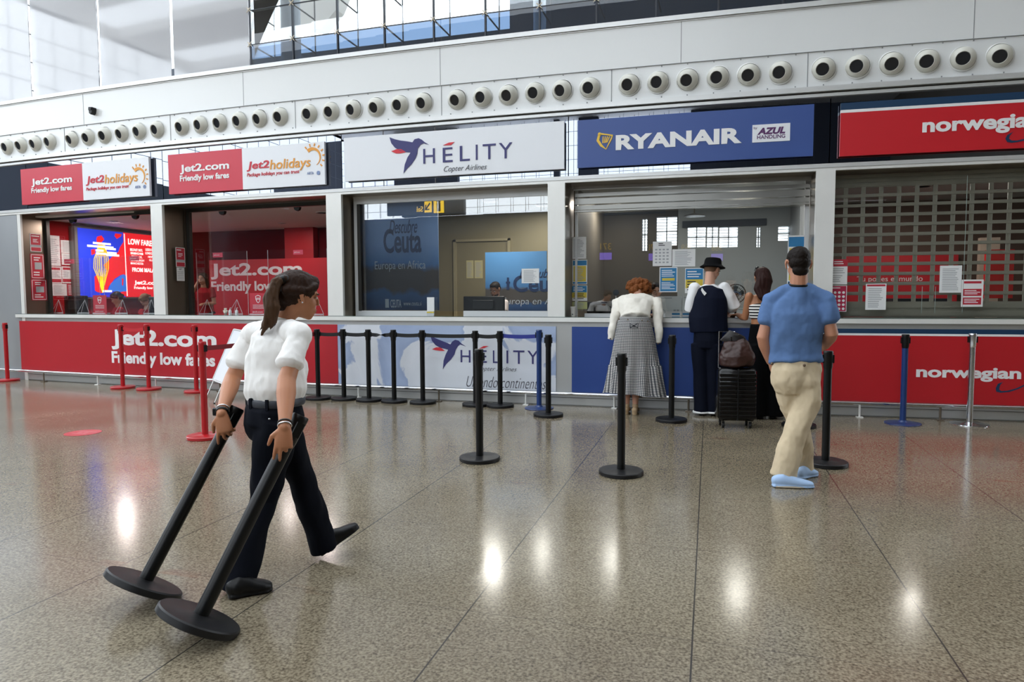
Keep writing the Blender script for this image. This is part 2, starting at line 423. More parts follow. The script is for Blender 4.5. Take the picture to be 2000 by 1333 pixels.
# transom glass: coated panes that mirror the hall, dark space behind
TG = glassmat('coated_glass', (.10, .11, .13), .24, .0, 1.3, (.80, .86, 1))
edges = [-13.5, -11.08, -8.08, -4.93, -1.73, 1.29, 5.2]
for i in range(6):
    mb = MB(); mb.fbox(edges[i]+.006, edges[i+1]-.006, .03, .05, 2.9, 3.655, .6); struct('window_%d' % (i+1), mb, TG, smooth=True)
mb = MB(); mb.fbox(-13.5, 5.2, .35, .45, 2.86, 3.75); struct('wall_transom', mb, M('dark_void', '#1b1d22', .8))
# pillars (stainless cladding) between bays
PIL = [(-11.32, -11.24), (-8.30, -8.075), (-5.165, -4.925), (-1.985, -1.765), (1.15, 1.355), (4.3, 4.52)]
for i, (a, b_) in enumerate(PIL):
    mb = MB(); mb.fbox(a, b_, -.02 if i else -.005, .03, 0 if i == 0 else 1.136, 2.822, 9); struct('trim_%d' % (10+i), mb, STEEL)
mb = MB(); mb.fbox(-13.5, -11.335, 0, .3, 0, 2.822); struct('wall_left', mb, M('clad_steel', '#aeb1b4', .42, .6, var=((2, 2, .7), .1)))
mb = MB()
REV = [(-8.10, -8.03), (-4.97, -4.90), (-1.80, -1.73)]
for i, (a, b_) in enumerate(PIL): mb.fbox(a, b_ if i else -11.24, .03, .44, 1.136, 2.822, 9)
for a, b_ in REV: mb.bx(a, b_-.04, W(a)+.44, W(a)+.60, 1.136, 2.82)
struct('trim_20', mb, STEELD)  # warm office reflection put into the jambs' steel colour
# stainless inner jamb faces (left side of every opening)
# counter, apron, plinth
mb = MB(); mb.fbox(-11.45, 5.2, -.03, .68, 1.075, 1.13); mb.cur = 1; mb.fbox(-11.45, 5.2, -.028, .68, 1.13, 1.138)
tag(part('counter_worktop', mb, [STEEL, M('green_glass', '#5f6f68', .08, coat=1)], None), 'continuous stainless steel counter ledge running under all the ticket windows', 'counter')
mb = MB(); mb.fbox(-11.33, 5.2, .008, .12, .0, 1.075); struct('wall_counter', mb, M('apron_steel', '#c3c4c2', .38, .6)).name = 'trim_41'  # dado wall under the counter, behind the printed panels
mb = MB()
for z in (.155, .105, .008): mb.fbox(-11.33, 5.2, .0, .1, z-.003, z+.003)
struct('baseboard_front', mb, M('seam_dark', '#5b5a57', .5, .3))
# ---- counter front panels
PD = 0
F0 = Fac(0.0)
REDP = M('red_print', '#b9202c', .38, var=((.8, .8, 1.5), .06)); WL = M('white_letter', '#f1f1f1', .45)
def panel(name, u0, u1, z0, z1, mat, label, group='printed panels on the counter front'):
    mb = MB(); mb.fbox(u0, u1, -.008, .008, z0, z1); o = part(name, mb, mat, None); return tag(o, label, 'panel', group)
def letters(par, items, surf, mat, name='lettering', off=.011, label=None):
    mb = MB()
    for st, x0, y0, x1, y1, bold, sh in items: mb.tx(surf, st, x0, y0, x1, y1, off=off, bold=bold, shear=sh, t=.004)
    return part(name, mb, mat, par, label=label)
u0 = F0.uv(41, 680)[0]; u1 = F0.uv(660, 690)[0]; ue = F0.uv(1086, 700)[0]; ur = F0.uv(1117, 700)[0]
PZ0, PZ1 = .178, 1.014
o = panel('advert_panel', u0, u1, PZ0, PZ1, REDP, 'red counter front panel with large white lettering')
letters(o, [('Jet2.com', 218.5, 645, 423.5, 686, .035, 0), ('Friendly low fares', 219.5, 689, 421, 720, .035, 0)], F0, WL)
NAVY = M('navy_print', '#3a3a72', .5); HRED = M('logo_red', '#d8323f', .5)
def mapmat():
    m = bpy.data.materials.new('map_print'); m.use_nodes = True; nt = m.node_tree; n = nt.nodes; L = nt.links; b = n['Principled BSDF']
    tc = n.new('ShaderNodeTexCoord'); nz = n.new('ShaderNodeTexNoise'); nz.inputs['Scale'].default_value = .9; nz.inputs['Detail'].default_value = 8; nz.inputs['Distortion'].default_value = .6
    mp = n.new('ShaderNodeMapping'); mp.inputs['Location'].default_value = (1.3, 0, .35); L.new(tc.outputs['Object'], mp.inputs[0]); L.new(mp.outputs[0], nz.inputs[0])
    r = n.new('ShaderNodeValToRGB'); e = r.color_ramp.elements; e[0].position = .42; e[0].color = lin('#aebfdd'); e[1].position = .53; e[1].color = lin('#dde2ea')
    q = e.new(.475); q.color = lin('#9fb0d2'); q = e.new(.485); q.color = lin('#e2e6ee')
    L.new(nz.outputs[0], r.inputs[0]); L.new(r.outputs[0], b.inputs['Base Color']); b.inputs['Roughness'].default_value = .4; return m
o = panel('advert_panel', u1+.006, ue, PZ0, PZ1, mapmat(), 'pale blue map counter front panel with a hummingbird emblem')
def z5(p): return [(590+x/3.774, 620+y/3.774) for x, y in p]
def z6(p): return [(600+x/2.857, y/2.857) for x, y in p]
def z7(p): return [(1300+x/2.857, y/2.857) for x, y in p]
mb = MB(); mb.poly(F0, z5([(948, 138), (960, 175), (985, 205), (1020, 225), (1055, 232), (1078, 240), (1060, 275), (1045, 320), (1040, 382), (1065, 345), (1100, 310), (1125, 275), (1135, 240), (1150, 215), (1165, 200), (1210, 216), (1175, 193), (1155, 172), (1130, 166), (1108, 180), (1095, 200), (1060, 185), (1010, 165), (975, 150)]), .011, .004)
mb.cur = 1; mb.poly(F0, z5([(960, 235), (990, 222), (1020, 222), (1055, 248), (1020, 248), (985, 243)]), .011, .004); mb.poly(F0, z5([(1305, 232), (1340, 212), (1375, 212), (1345, 228)]), .011, .004)
part('hummingbird_emblem', mb, [NAVY, HRED], o)
mb = MB()
for ch, a, b_, c, d in (('H', 1170, 242, 1243, 333), ('E', 1290, 243, 1363, 335), ('L', 1408, 245, 1452, 338), ('I', 1508, 245, 1521, 340), ('T', 1558, 245, 1640, 344), ('Y', 1662, 247, 1742, 345)):
    (p, q), (r_, s_) = z5([(a, b_), (c, d)]); mb.tx(F0, ch, p, q, r_, s_, off=.011, t=.004)
part('lettering', mb, NAVY, o)
mb = MB()
for st, a, b_, c, d in (('Copter Airlines', 1290, 364, 1583, 406), ('Uniendo continentes', 1213, 442, 1800, 522)):
    (p, q), (r_, s_) = z5([(a, b_), (c, d)]); mb.tx(F0, st, p, q, r_, s_, off=.011, t=.004, shear=.4, bold=-.012)
part('tagline', mb, M('grey_ink', '#4c4d58', .5), o)
TEAL = M('teal_print', '#12385a', .5)
un = F0.uv(1597, 720)[0]
panel('advert_panel', ur, un-.01, PZ0, PZ1, M('blue_print', '#27468c', .4, var=((.7, .7, 1.5), .05)), 'plain royal blue counter front panel behind the queueing customers')
o = panel('advert_panel', un, 5.2, PZ0, .955, M('red_print_b', '#bf1f28', .38, var=((.9, .9, 1.3), .07)), 'red counter front panel with a dark swoosh, at the shuttered window')
mb = MB(); mb.fbox(un, 5.2, -.010, .006, .938, .962); mb.cur = 1; mb.fbox(un, 5.2, -.009, .006, .962, PZ1); part('stripe', mb, [WL, TEAL], o)
letters(o, [('norwegian', 1788.8, 718, 1993.9, 745.5, .035, 0)], F0, WL)
def zc(p): return [(1560+x/4.545, 620+y/4.545) for x, y in p]
mb = MB(); mb.poly(F0, zc([(1810, 575), (1765, 590), (1745, 630), (1750, 660), (1790, 670), (1870, 662), (1950, 635), (2010, 605), (2120, 560), (2100, 556), (2000, 598), (1930, 630), (1850, 652), (1795, 655), (1775, 640), (1785, 600)]), .011, .004)
part('swoosh_emblem', mb, TEAL, o)
# ---- bumper rail
mb = MB(); us = [-13+i*.4 for i in range(46)]
mb.tube([(u, W(u)-.09, .165) for u in us], .021, side=(0, 0, 1), n=12)
rail = tag(part('bumper_rail', mb, CHROME, None, smooth=True), 'long low chrome bumper rail in front of the counter base', 'rail')
for k, px in enumerate((87, 192, 305, 430, 548, 700, 857, 1027, 1200, 1345, 1500, 1680, 1838)):
    u = Fac(-.09).uv(px, 765)[0]
    mb = MB(); mb.tube([(u, W(u)-.09, .155), (u, W(u)-.09, .012)], .012); mb.bx(u-.035, u+.035, W(u)-.125, W(u)-.055, 0, .012); part('bracket', mb, STEEL if k % 3 else STEELD, rail)
# ------------------------------------------------------------ signs on the transom
FS = Fac(-.04)
def sign(u0, u1, z0, z1, cols, label):
    mb = MB()
    if len(cols) == 1: mb.fbox(u0, u1, -.04, .0, z0, z1)
    else:
        for i, (a, b_) in enumerate(((u0, cols[2]), (cols[2], u1))): mb.cur = i; mb.fbox(a, b_, -.04, .0, z0, z1)
    o = part('airline_sign', mb, list(cols[:2]), None); tag(o, label, 'sign', 'signs above the ticket windows')
    for a in (u0+.3, u1-.3):
        mb = MB(); mb.bx(a-.02, a+.02, W(a)-.001, W(a)+.028, z0+.1, z1-.1); part('standoff', mb, STEELD, o)
    return o
SR = M('sign_red', '#d23a4c', .4); SW = M('sign_white', '#eef1f6', .35); ORG = M('logo_orange', '#e8a040', .5); LR = M('logo_crimson', '#cf2f3f', .5)
def jet(u0, u1, us, tx1, tx2, tx3, tx4, sun, small, label):
    o = sign(u0, u1, 2.968, 3.555, (SR, SW, us), label)
    letters(o, [('Jet2.com',)+tx1+(.03, 0), ('Friendly low fares',)+tx2+(.03, 0)], FS, WL, off=.006)
    mb = MB(); x0, y0, x1, y1 = tx3; a0, b0, a1, b1 = rc(FS, *tx3)
    f = .36; hh = (b1-b0)
    mb.cur = 0; mb.text(FS, 'Jet2', (a0, b0+hh*.2, a0+(a1-a0)*f, b1), off=.006, t=.004, bold=.02, shear=.15)
    mb.cur = 1; mb.text(FS, 'holidays', (a0+(a1-a0)*(f+.01), b0, a1, b1), off=.006, t=.004, bold=.012, shear=.15)
    mb.cur = 0; mb.tx(FS, 'Package holidays you can trust', *tx4, off=.006, t=.004, bold=.01, shear=.2)
    part('lettering', mb, [LR, ORG], o, label='red and orange lettering on white')
    mb = MB(); ca, cb = FS.uv(*sun[:2]); r = sun[2]
    mb.stroke(FS, [(ca+r*math.cos(t_), cb+r*math.sin(t_)) for t_ in [math.radians(a) for a in range(-60, 131, 10)]], [r*.05+r*.02*k for k in range(20)], .006, .004, px=False)
    for a in range(-40, 130, 24):
        t_ = math.radians(a); mb.stroke(FS, [(ca+r*1.3*math.cos(t_), cb+r*1.3*math.sin(t_)), (ca+r*1.62*math.cos(t_), cb+r*1.62*math.sin(t_))], r*.16, .006, .004, px=False)
    part('sun_emblem', mb, ORG, o)
    mb = MB(); sx, sy, w = small
    mb.tx(FS, 'ABTA', sx, sy-3, sx+w*.5, sy+2, off=.006, t=.004); mb.disc(FS, sx+w*.85, sy-1, .028, .006, .004); part('trade_marks', mb, M('pale_blue_ink', '#7d90b8', .5), o)
jet(-11.12, -8.28, -9.678, (61.6, 346, 141.4, 363), (61.6, 364.5, 141, 377.5), (168, 340.5, 269.5, 364), (168.5, 363.5, 252, 371.5), (271, 345, .12), (264, 366, 22), 'half red, half white sign above the leftmost ticket window')
jet(-7.90, -5.16, -6.535, (351.8, 318.5, 448, 337.8), (351.8, 339.5, 448, 355), (482, 311.5, 607, 336), (482.5, 335, 585, 344), (611, 308, .12), (600, 339, 26), 'half red, half white sign above the second ticket window from the left')
o = sign(-4.85, -1.77, 2.99, 3.577, (SW,), 'white sign with a dark hummingbird above the middle ticket window')
mb = MB(); mb.poly(FS, z6([(460, 767), (470, 800), (490, 825), (520, 843), (555, 850), (578, 852), (560, 880), (545, 920), (538, 968), (560, 940), (585, 915), (605, 885), (615, 860), (618, 830), (632, 810), (650, 800), (682, 810), (655, 793), (640, 780), (622, 772), (600, 778), (588, 795), (560, 790), (520, 785), (490, 778)]), .006, .004)
mb.cur = 1; mb.poly(FS, z6([(470, 845), (500, 833), (525, 833), (552, 850), (520, 857), (495, 857)]), .006, .004); mb.poly(FS, z6([(758, 812), (790, 797), (823, 793), (802, 811)]), .006, .004)
part('hummingbird_emblem', mb, [NAVY, HRED], o)
mb = MB()
for ch, a, b_, c, d in (('H', 648, 830, 713, 913), ('E', 757, 824, 812, 906), ('L', 852, 814, 908, 899), ('I', 941, 808, 951, 893), ('T', 980, 804, 1053, 889), ('Y', 1070, 797, 1145, 884)):
    (p, q), (r_, s_) = z6([(a, b_), (c, d)]); mb.tx(FS, ch, p, q, r_, s_, off=.006, t=.004)
part('lettering', mb, NAVY, o)
letters(o, [('Copter Airlines', 867, 322.5, 951, 336.5, -.01, .4)], FS, M('grey_ink'), name='tagline', off=.006)
YEL = M('harp_yellow', '#f0c64a', .5)
o = sign(-1.60, 1.108, 2.99, 3.57, (M('sign_blue', '#3b5596', .4),), 'blue sign with a small yellow harp above the busy ticket window')
letters(o, [('RYANAIR', 1202.7, 256.5, 1448.7, 286.5, .045, 0)], FS, WL, off=.006)
mb = MB()
mb.stroke(FS, z6([(1640, 748), (1672, 752), (1703, 757), (1697, 775), (1682, 805), (1668, 834)]), [.02, .016, .022, .018, .014, .006], .006, .004)
mb.stroke(FS, z6([(1668, 834), (1640, 812), (1622, 785), (1628, 760), (1640, 748)]), [.006, .03, .034, .03, .012], .006, .004)
mb.disc(FS, 600+1632/2.857, 750/2.857, .022, .006, .004)
for a, c in ((1652, 1650), (1664, 1658), (1676, 1665), (1688, 1672)):
    mb.stroke(FS, z6([(a, 762), (c, 800-(a-1652)*.1)]), .012, .006, .004)
part('harp_emblem', mb, YEL, o)
mb = MB(); mb.rp(FS, 1469.4, 242.5, 1543, 277, .006, .006); mb.cur = 1; mb.tx(FS, 'AZUL', 1479, 249, 1533.8, 262.5, off=.008, bold=.05, shear=.25); mb.tx(FS, 'HANDLING', 1478.5, 263.5, 1533.5, 271, off=.008, bold=.02); mb.tx(FS, 'by', 1472, 248, 1479, 254, off=.008)
part('handler_plate', mb, [SW, M('plum', '#5b2f63', .5)], o)
o = sign(1.388, 5.1, 2.97, 3.45, (M('sign_red_b', '#cb222c', .4),), 'red sign with a dark swoosh above the shuttered window')
mb = MB(); mb.fbox(1.388, 5.1, -.041, 0, 3.45, 3.482); mb.cur = 1; mb.fbox(1.388, 5.1, -.04, 0, 3.482, 3.56); part('stripe', mb, [WL, TEAL], o)
letters(o, [('norwegian', 1801.5, 226, 2035, 262, .035, 0)], FS, WL, off=.006)
mb = MB(); mb.poly(FS, z7([(1940, 735), (1905, 755), (1895, 775), (1905, 793), (1930, 798), (1965, 793), (2000, 785), (2100, 758), (2200, 722), (2180, 720), (2090, 750), (2000, 776), (1960, 785), (1930, 785), (1915, 775), (1920, 757)]), .006, .004)
part('swoosh_emblem', mb, TEAL, o)
# ------------------------------------------------------------ air nozzles
vent0 = None
under = ['at the far left end', 'left of the centre of the leftmost sign', 'between the two half-red signs', 'over the hummingbird sign\'s left half', 'over the hummingbird sign\'s right half', 'over the blue sign', 'over the red swoosh sign']
ordn = ['first', 'second', 'third', 'fourth', 'fifth', 'last']
starts = [-9.91-2.228, -9.91, -7.641, -5.41, -3.196, -.977, 1.204]; ends = [-10.414, -8.117, -5.888, -3.67, -1.456, .744, 2.959]
def vent(u, aim):
    r = thing('air_nozzle', 'v', 'air vent', (u, W(u)+.012, 3.965), 'ball air nozzles in the white bulkhead')
    Rm = Matrix.Rotation(PI/2, 3, 'X')
    mb = MB(); mb.lathe([(.138, 0), (.14, .006), (.133, .012), (.128, .014), (.124, .006), (.0, .006)][:5]+[(.124, .0)], n=36, R=Rm); part('bezel', mb, RIM, r, smooth=True, local=True)
    Rb = Matrix.Rotation(aim, 3, 'Z')@Matrix.Rotation(math.radians(16), 3, 'X')@Rm
    prof = [(.122, -.01), (.123, .01)]
    for a in (15, 30, 45, 55): prof.append((.125*math.cos(math.radians(a)), .02+.075*math.sin(math.radians(a))))
    prof += [(.074, .084), (.070, .083), (.066, .06), (.064, -.02)]
    mb = MB(); mb.lathe(prof, n=36, R=Rb); part('ball', mb, M('vent_ivory', '#cfcec4', .3), r, smooth=True, local=True)
    mb = MB(); mb.lathe([(.066, .066), (.066, .069)], n=28, R=Rb); part('hole_shade_disc', mb, M('nozzle_hole_shade', '#0a0c12', .3), r, local=True)  # black disc painted in for the shade inside the nozzle mouth
    return r
aims = {}
for g in range(7):
    n0 = 2 if g == 0 else 0
    for i in range(n0, 6):
        u = ends[g]-(5-i)*.3486 if g == 0 else starts[g]+(ends[g]-starts[g])*i/5
        aim = math.radians(-12+random.uniform(-4, 4))
        if vent0 is None: v = vent0 = vent(u, aim)
        else: v = dup(vent0); v.location = (u, W(u)+.012, 3.965)
        v.rotation_euler = (random.uniform(-.06, .06), 0, random.uniform(-.07, .07)-(u+3)*.012)
        v['label'] = '%s ball air nozzle of the six-nozzle panel %s' % (ordn[i], under[g])
mb = MB(); s = Fac(-.0)
mb.poly(F0, [(182, 212), (189, 212), (188.5, 222), (186, 226), (183.5, 224)], .09, .08); mb.rp(F0, 183, 214, 188, 218, .1, .1)
tag(part('wall_camera', mb, BLACK, None), 'small black security camera on the white bulkhead', 'camera')
# ------------------------------------------------------------ upper glazing
mb = MB(); FG = glassmat('frosted_glass', (.9, .92, .95), .05, .05, 1.0, mix_diff=.8, dcol=(.66, .66, .68))
sl = [-12.7, -11.14, -9.55, -8.03, -6.56]
for i in range(4):
    mb = MB(); mb.fbox(sl[i]+.03, sl[i+1]-.03, .26, .275, 4.715, 9.2, 1); struct('window_%d' % (10+i), mb, FG)
mb = MB(); mb.fbox(-13.5, -12.73, .26, .275, 4.715, 9.2); struct('window_14', mb, FG)
jo = [-6.55+.733*i for i in range(17)]
BT = glassmat('blue_glass', (.27, .34, .43), .05); CLG = glassmat('clear_glass', (.93, .96, .97), .02)
mb = MB(); mb.fbox(-6.53, 5.2, .25, .262, 4.715, 5.115); struct('window_15', mb, BT)
mb = MB(); mb.fbox(-6.53, 5.2, .25, .262, 5.125, 9.2); struct('window_16', mb, CLG)
RD = M('rod_steel', '#3b3d42', .4, .6); SPI = M('spider_steel', '#b5aa98', .35, .8)
rods = MB(); 
for u in jo: rods.fbox(u-.010, u+.010, .235, .275, 4.715, 9.2, 9)
for u in [-6.55-.733*k for k in range(1, 10)]: rods.fbox(u-.006, u+.006, .33, .345, 4.715, 9.2, 9)
for z in (5.118, 5.61, 6.10, 6.6, 7.09, 7.6, 8.1, 8.6): rods.fbox(-6.53, 5.2, .245, .268, z-.004, z+.004)
struct('trim_21', rods, RD)
tr = MB()
for k in range(-9, 17):
    u = -6.55+.733*k; y = W(u)+.3
    tr.tube([(u+.02, y+.5, 4.7), (u+.02, y+.5, 9.2)], .011, n=6)
    for z in (5.118, 5.61, 6.1, 6.6, 7.09): tr.tube([(u, y, z), (u+.02, y+.5, z-.02)], .012, n=6)
struct('trim_22', tr, RD)
sp = MB()
for u in jo:
    for z in (5.118, 5.61, 6.1):
        y = W(u)+.225
        for a in (45, 135, 225, 315): sp.tube([(u, y, z), (u+.045*math.cos(math.radians(a)), y, z+.045*math.sin(math.radians(a)))], .007, n=6)
        sp.ell((u, y, z), .016, n=8, m=6)
struct('trim_23', sp, SPI)
# columns and eaves standing outside the glazing
CONC = M('outer_concrete', '#b9b4ae', .8)
for px, r, c in ((567, .17, '#6f7780'), (1054, .10, '#c9cdd2')):
    q = at(px, 40, 10.6); mb = MB(); mb.tube([(q.x, 10.6, 4.0), (q.x, 10.6, 11.4)], r, n=20); struct('outer_column', mb, M('col'+str(px), c, .6), smooth=True).name = 'trim_30'
mb = MB(); mb.bx(-13, 8, 10.1, 16, 4.0, 4.3); struct('trim_31', mb, CONC)
mb = MB(); mb.bx(-3.6, 8, 12.3, 12.5, 4.3, 6.9); mb.bx(-13, 8, 13.4, 13.6, 4.3, 6.75); struct('wall_outer', mb, M('outer_dark', '#454c55', .8))
mb = MB(); CAN = YPl(12.6); mb.poly(CAN, [(585, -40), (700, -40), (672, 30), (640, 68), (600, 62)], .3, .3);
def slab(pts, y0, y1):
    n = len(pts); v = [(at(x, y, yy)) for yy in (y0, y1) for x, y in pts]; mb.add(v, [tuple(range(n)), tuple(range(2*n-1, n-1, -1))]+[(i, (i+1) % n, n+(i+1) % n, n+i) for i in range(n)])
struct('trim_32', mb, CONC)

# ============================================================ THE OFFICES BEHIND THE WINDOWS
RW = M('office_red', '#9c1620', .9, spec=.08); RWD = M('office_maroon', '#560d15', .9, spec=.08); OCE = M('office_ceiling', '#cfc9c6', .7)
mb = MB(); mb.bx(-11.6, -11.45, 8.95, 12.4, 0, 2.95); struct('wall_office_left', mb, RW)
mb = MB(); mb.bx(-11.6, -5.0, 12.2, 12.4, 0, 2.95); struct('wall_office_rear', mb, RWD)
mb = MB(); mb.bx(-5.12, -4.96, 9.22, 12.4, 0, 2.95); mb.bx(-1.86, -1.74, 9.22, 11.9, 0, 2.95); struct('wall_office_partition', mb, M('partition', '#6a6358', .6))
mb = MB(); mb.bx(1.2, 1.32, 9.22, 11.9, 0, 2.95); mb.bx(5.1, 5.3, 9.95, 12.4, 0, 2.95); struct('wall_office_right', mb, M('partition_grey', '#8d9194', .6))
mb = MB(); mb.bx(-11.6, -4.96, 9.1, 12.4, 2.80, 2.95); struct('ceiling_office', mb, OCE)
mb = MB(); mb.bx(-4.96, 5.3, 8.98, 12.4, 2.86, 2.98); struct('ceiling_office_right', mb, M('office_ceiling_grey', '#b9bab8', .6))
KH = M('khaki_wall', '#8b8266', .5)
mb = MB(); mb.bx(-4.96, -1.86, 11.3, 11.45, 0, 2.95); struct('wall_office_middle', mb, KH)
C_GREY = M('pale_grey_wall', '#a9b0b2', .5); C_BR = M('dim_brown_wall', '#4c463c', .6)
SY = YPl(11.6)
def holes(Y, x0, x1, z0, z1, hs):           # wall slab with window openings, returns boxes
    xs = sorted({x0, x1}|{h[0] for h in hs}|{h[2] for h in hs}); mb = MB()
    for a, b_ in zip(xs, xs[1:]):
        m = (a+b_)/2; cuts = sorted([(h[1], h[3]) for h in hs if h[0] < m < h[2]]); z = z0
        for c, d in cuts: mb.bx(a, b_, Y, Y+.15, z, c); z = d
        mb.bx(a, b_, Y, Y+.15, z, z1)
    return mb
hs1 = [rc(SY, 1128, 426, 1160, 480), rc(SY, 1254, 428, 1264, 490), rc(SY, 1282, 424, 1322, 480)]
hs2 = [rc(SY, 1343, 444, 1378, 483), rc(SY, 1381, 444, 1402, 483), rc(SY, 1405, 444, 1441, 483), rc(SY, 1478, 444, 1485, 483), rc(SY, 1520, 442, 1566, 470)]
xm = SY.uv(1302, 500)[0]+.18
struct('wall_office_back', holes(11.6, -1.74, xm, 0, 2.95, hs1), C_BR)
struct('wall_office_back_pale', holes(11.6, xm, 1.2, 0, 2.95, hs2), C_GREY)
mb = MB()
for h in hs1+hs2:
    z = h[1]+.03
    while z < h[3]: mb.bx(h[0], h[2], 11.66, 11.69, z, z+.008); z += .05
    mb.bx((h[0]+h[2])/2-.01, (h[0]+h[2])/2+.01, 11.63, 11.65, h[1], h[3]); mb.bx(h[0], h[2], 11.63, 11.65, (h[1]+h[3])/2-.01, (h[1]+h[3])/2+.01)
tag(part('window_blind', mb, M('blind', '#c9d2da', .6), None), 'slatted window blinds at the back of the busy office', 'blind')
mb = MB(); mb.rp(SY, 1333, 430, 1497, 443, .04, .03); mb.rp(SY, 1122, 400, 1300, 420, .04, .03)
tag(part('pelmet', mb, M('pelmet', '#343a42', .6), None), 'dark pelmet above the office back windows', 'pelmet')
mb = MB(); mb.bx(1.32, 5.1, 12.0, 12.15, 0, 2.95); struct('wall_office_shuttered', mb, M('brown_wall', '#5a4238', .6))
# office lights: round recessed downlights
LG = M('lamp_glow', '#fff3df', .5, emit=9)
def downlight(x, y, z, r, power, label, col=(1, .93, .84)):
    t = thing('ceiling_light', label, 'ceiling light', (x, y, z-.012), 'recessed office ceiling lights')
    mb = MB(); mb.lathe([(r+.02, 0), (r+.02, .012), (r, .012), (r, 0)], (0, 0, 0), n=24); part('trim_ring', mb, RIM, t, local=True)
    mb = MB(); mb.lathe([(r, .004), (r, .010)], n=24); part('diffuser', mb, LG, t, local=True)
    area('lamp', (x, y, z-.03), .22, power, col)
for px, Y, r, P, lb in ((222, 9.95, .05, 24, 'small round ceiling light in the leftmost red office'), (630, 10.0, .09, 13, 'round ceiling light at the right end of the second red office'), (551, 11.2, .05, 9, 'small round ceiling light beside the red column')):
    q = at(px, 430, Y); downlight(q.x, Y, 2.8, r, P, lb, (1, .85, .8))
for px, Y, r, P, lb in ((958, 9.9, .11, 28, 'large round ceiling light in the middle office'), (1060, 10.6, .1, 14, 'round ceiling light near the right wall of the middle office'), (1453, 9.8, .04, 18, 'tiny bright ceiling light above the bare-shouldered customer'), (1200, 10.6, .06, 14, 'ceiling light at the left of the busy office'), (1800, 10.4, .09, 16, 'ceiling light behind the perforated shutter')):
    q = at(px, 420, Y); downlight(q.x, Y, 2.86, r, P, lb)
q = at(1356, 423, 10.6); t = thing('pendant_lamp', 'shallow round pendant lamp hanging over the busy office', 'lamp', (q.x, 10.6, q.z))
mb = MB(); mb.lathe([(.02, .05), (.14, .02), (.16, 0), (.15, 0), (.0, .03)][:4], q, n=28); part('shade', mb, M('lamp_shade', '#6c6b66', .4, .5), t)
mb = MB(); mb.lathe([(.145, .002), (.145, .008)], q, n=28); part('diffuser', mb, LG, t)
mb = MB(); mb.tube([(q.x, q.y, q.z+.04), (q.x, q.y, 2.86)], .008, n=6); part('stem', mb, STEELD, t)
# window glazing of each bay
WG = glassmat('window_glass', (.93, .95, .95), .05, .0, 1.6)
WG2 = glassmat('window_glass_open', (.98, .985, .985), .0, .0, .12)
WG5 = glassmat('window_glass_shutter', (.95, .96, .96), .0, .0, .6)
wg = [(-11.24, -8.30, .45, WG2), (-8.03, -5.165, .47, WG2), (-4.90, -1.985, .30, WG), (-1.73, 1.15, .5, WG), (1.355, 5.1, .12, WG5)]
for i, (a, b_, d, m) in enumerate(wg):
    mb = MB(); mb.fbox(a, b_, d, d+.012, 1.20 if i in (2, 3) else 1.14, 2.82, .8); struct('window_%d' % (20+i), mb, m)
FR = M('frame_white', '#d9dbdc', .35, .2); FRD = M('frame_dark', '#3f3e3b', .4, .5)
mb = MB(); mb.fbox(-11.24, -11.19, .43, .49, 1.14, 2.82); mb.fbox(-11.24, -8.3, .43, .49, 2.76, 2.82); mb.fbox(-8.05, -7.99, .45, .51, 1.14, 2.82); mb.fbox(-8.05, -5.16, .45, .51, 2.76, 2.82)
struct('trim_24', mb, FRD)
mb = MB(); d = .28
mb.fbox(-4.90, -4.85, d, d+.06, 1.14, 2.80); mb.fbox(-4.9, -1.985, d, d+.06, 2.72, 2.80); mb.fbox(-4.9, -1.985, d-.01, d+.02, 2.8, 2.822)
s3 = Fac(.28); g1 = s3.uv(843, 611)[0]; g2 = s3.uv(905, 611)[0]
mb.fbox(-4.9, g1, d, d+.06, 1.138, 1.205); mb.fbox(g2, -1.985, d, d+.06, 1.138, 1.205); mb.fbox(-2.06, -1.985, d, d+.06, 1.138, 1.30)
struct('trim_25', mb, FR)
mb = MB(); mb.fbox(-4.85, -4.80, d, d+.06, 1.2, 2.72); struct('trim_26', mb, FRD)
mb = MB(); d = .48
mb.fbox(-1.73, -1.70, d, d+.05, 1.14, 2.82); mb.fbox(1.10, 1.15, d, d+.06, 1.14, 2.82); mb.fbox(-1.6, -.55, d, d+.05, 1.138, 1.17); mb.fbox(.0, 1.1, d, d+.05, 1.138, 1.17)
struct('trim_27', mb, FR)
mb = MB()
for k, (z0, z1, dd) in enumerate(((2.77, 2.82, .3), (2.70, 2.745, .42), (2.60, 2.675, .40), (2.53, 2.585, .42), (2.50, 2.52, .40))): mb.fbox(-1.72, 1.14, dd, dd+.05, z0, z1)
tag(part('shutter_housing', mb, M('housing_alu', '#a9a8a2', .3, .7), None), 'raised roller shutter housing at the top of the busy window', 'shutter')
# small dark cameras at the top of the two red windows
for k, (px, py) in enumerate(((437, 416), (583, 408), (267, 424), (145, 432))):
    s_ = Fac(.40); mb = MB(); mb.poly(s_, [(px-6, py-2), (px+6, py-3), (px+4, py+3), (px, py+5), (px-4, py+3)], .05, .05)
    tag(part('dome_camera', mb, BLACK, None), 'small dark camera at the top of the %s red window' % ('second', 'second', 'leftmost', 'leftmost')[k]+(', nearer its left side', ', nearer its right side', ', nearer its right side', ', nearer its left side')[k], 'camera', 'ceiling cameras')
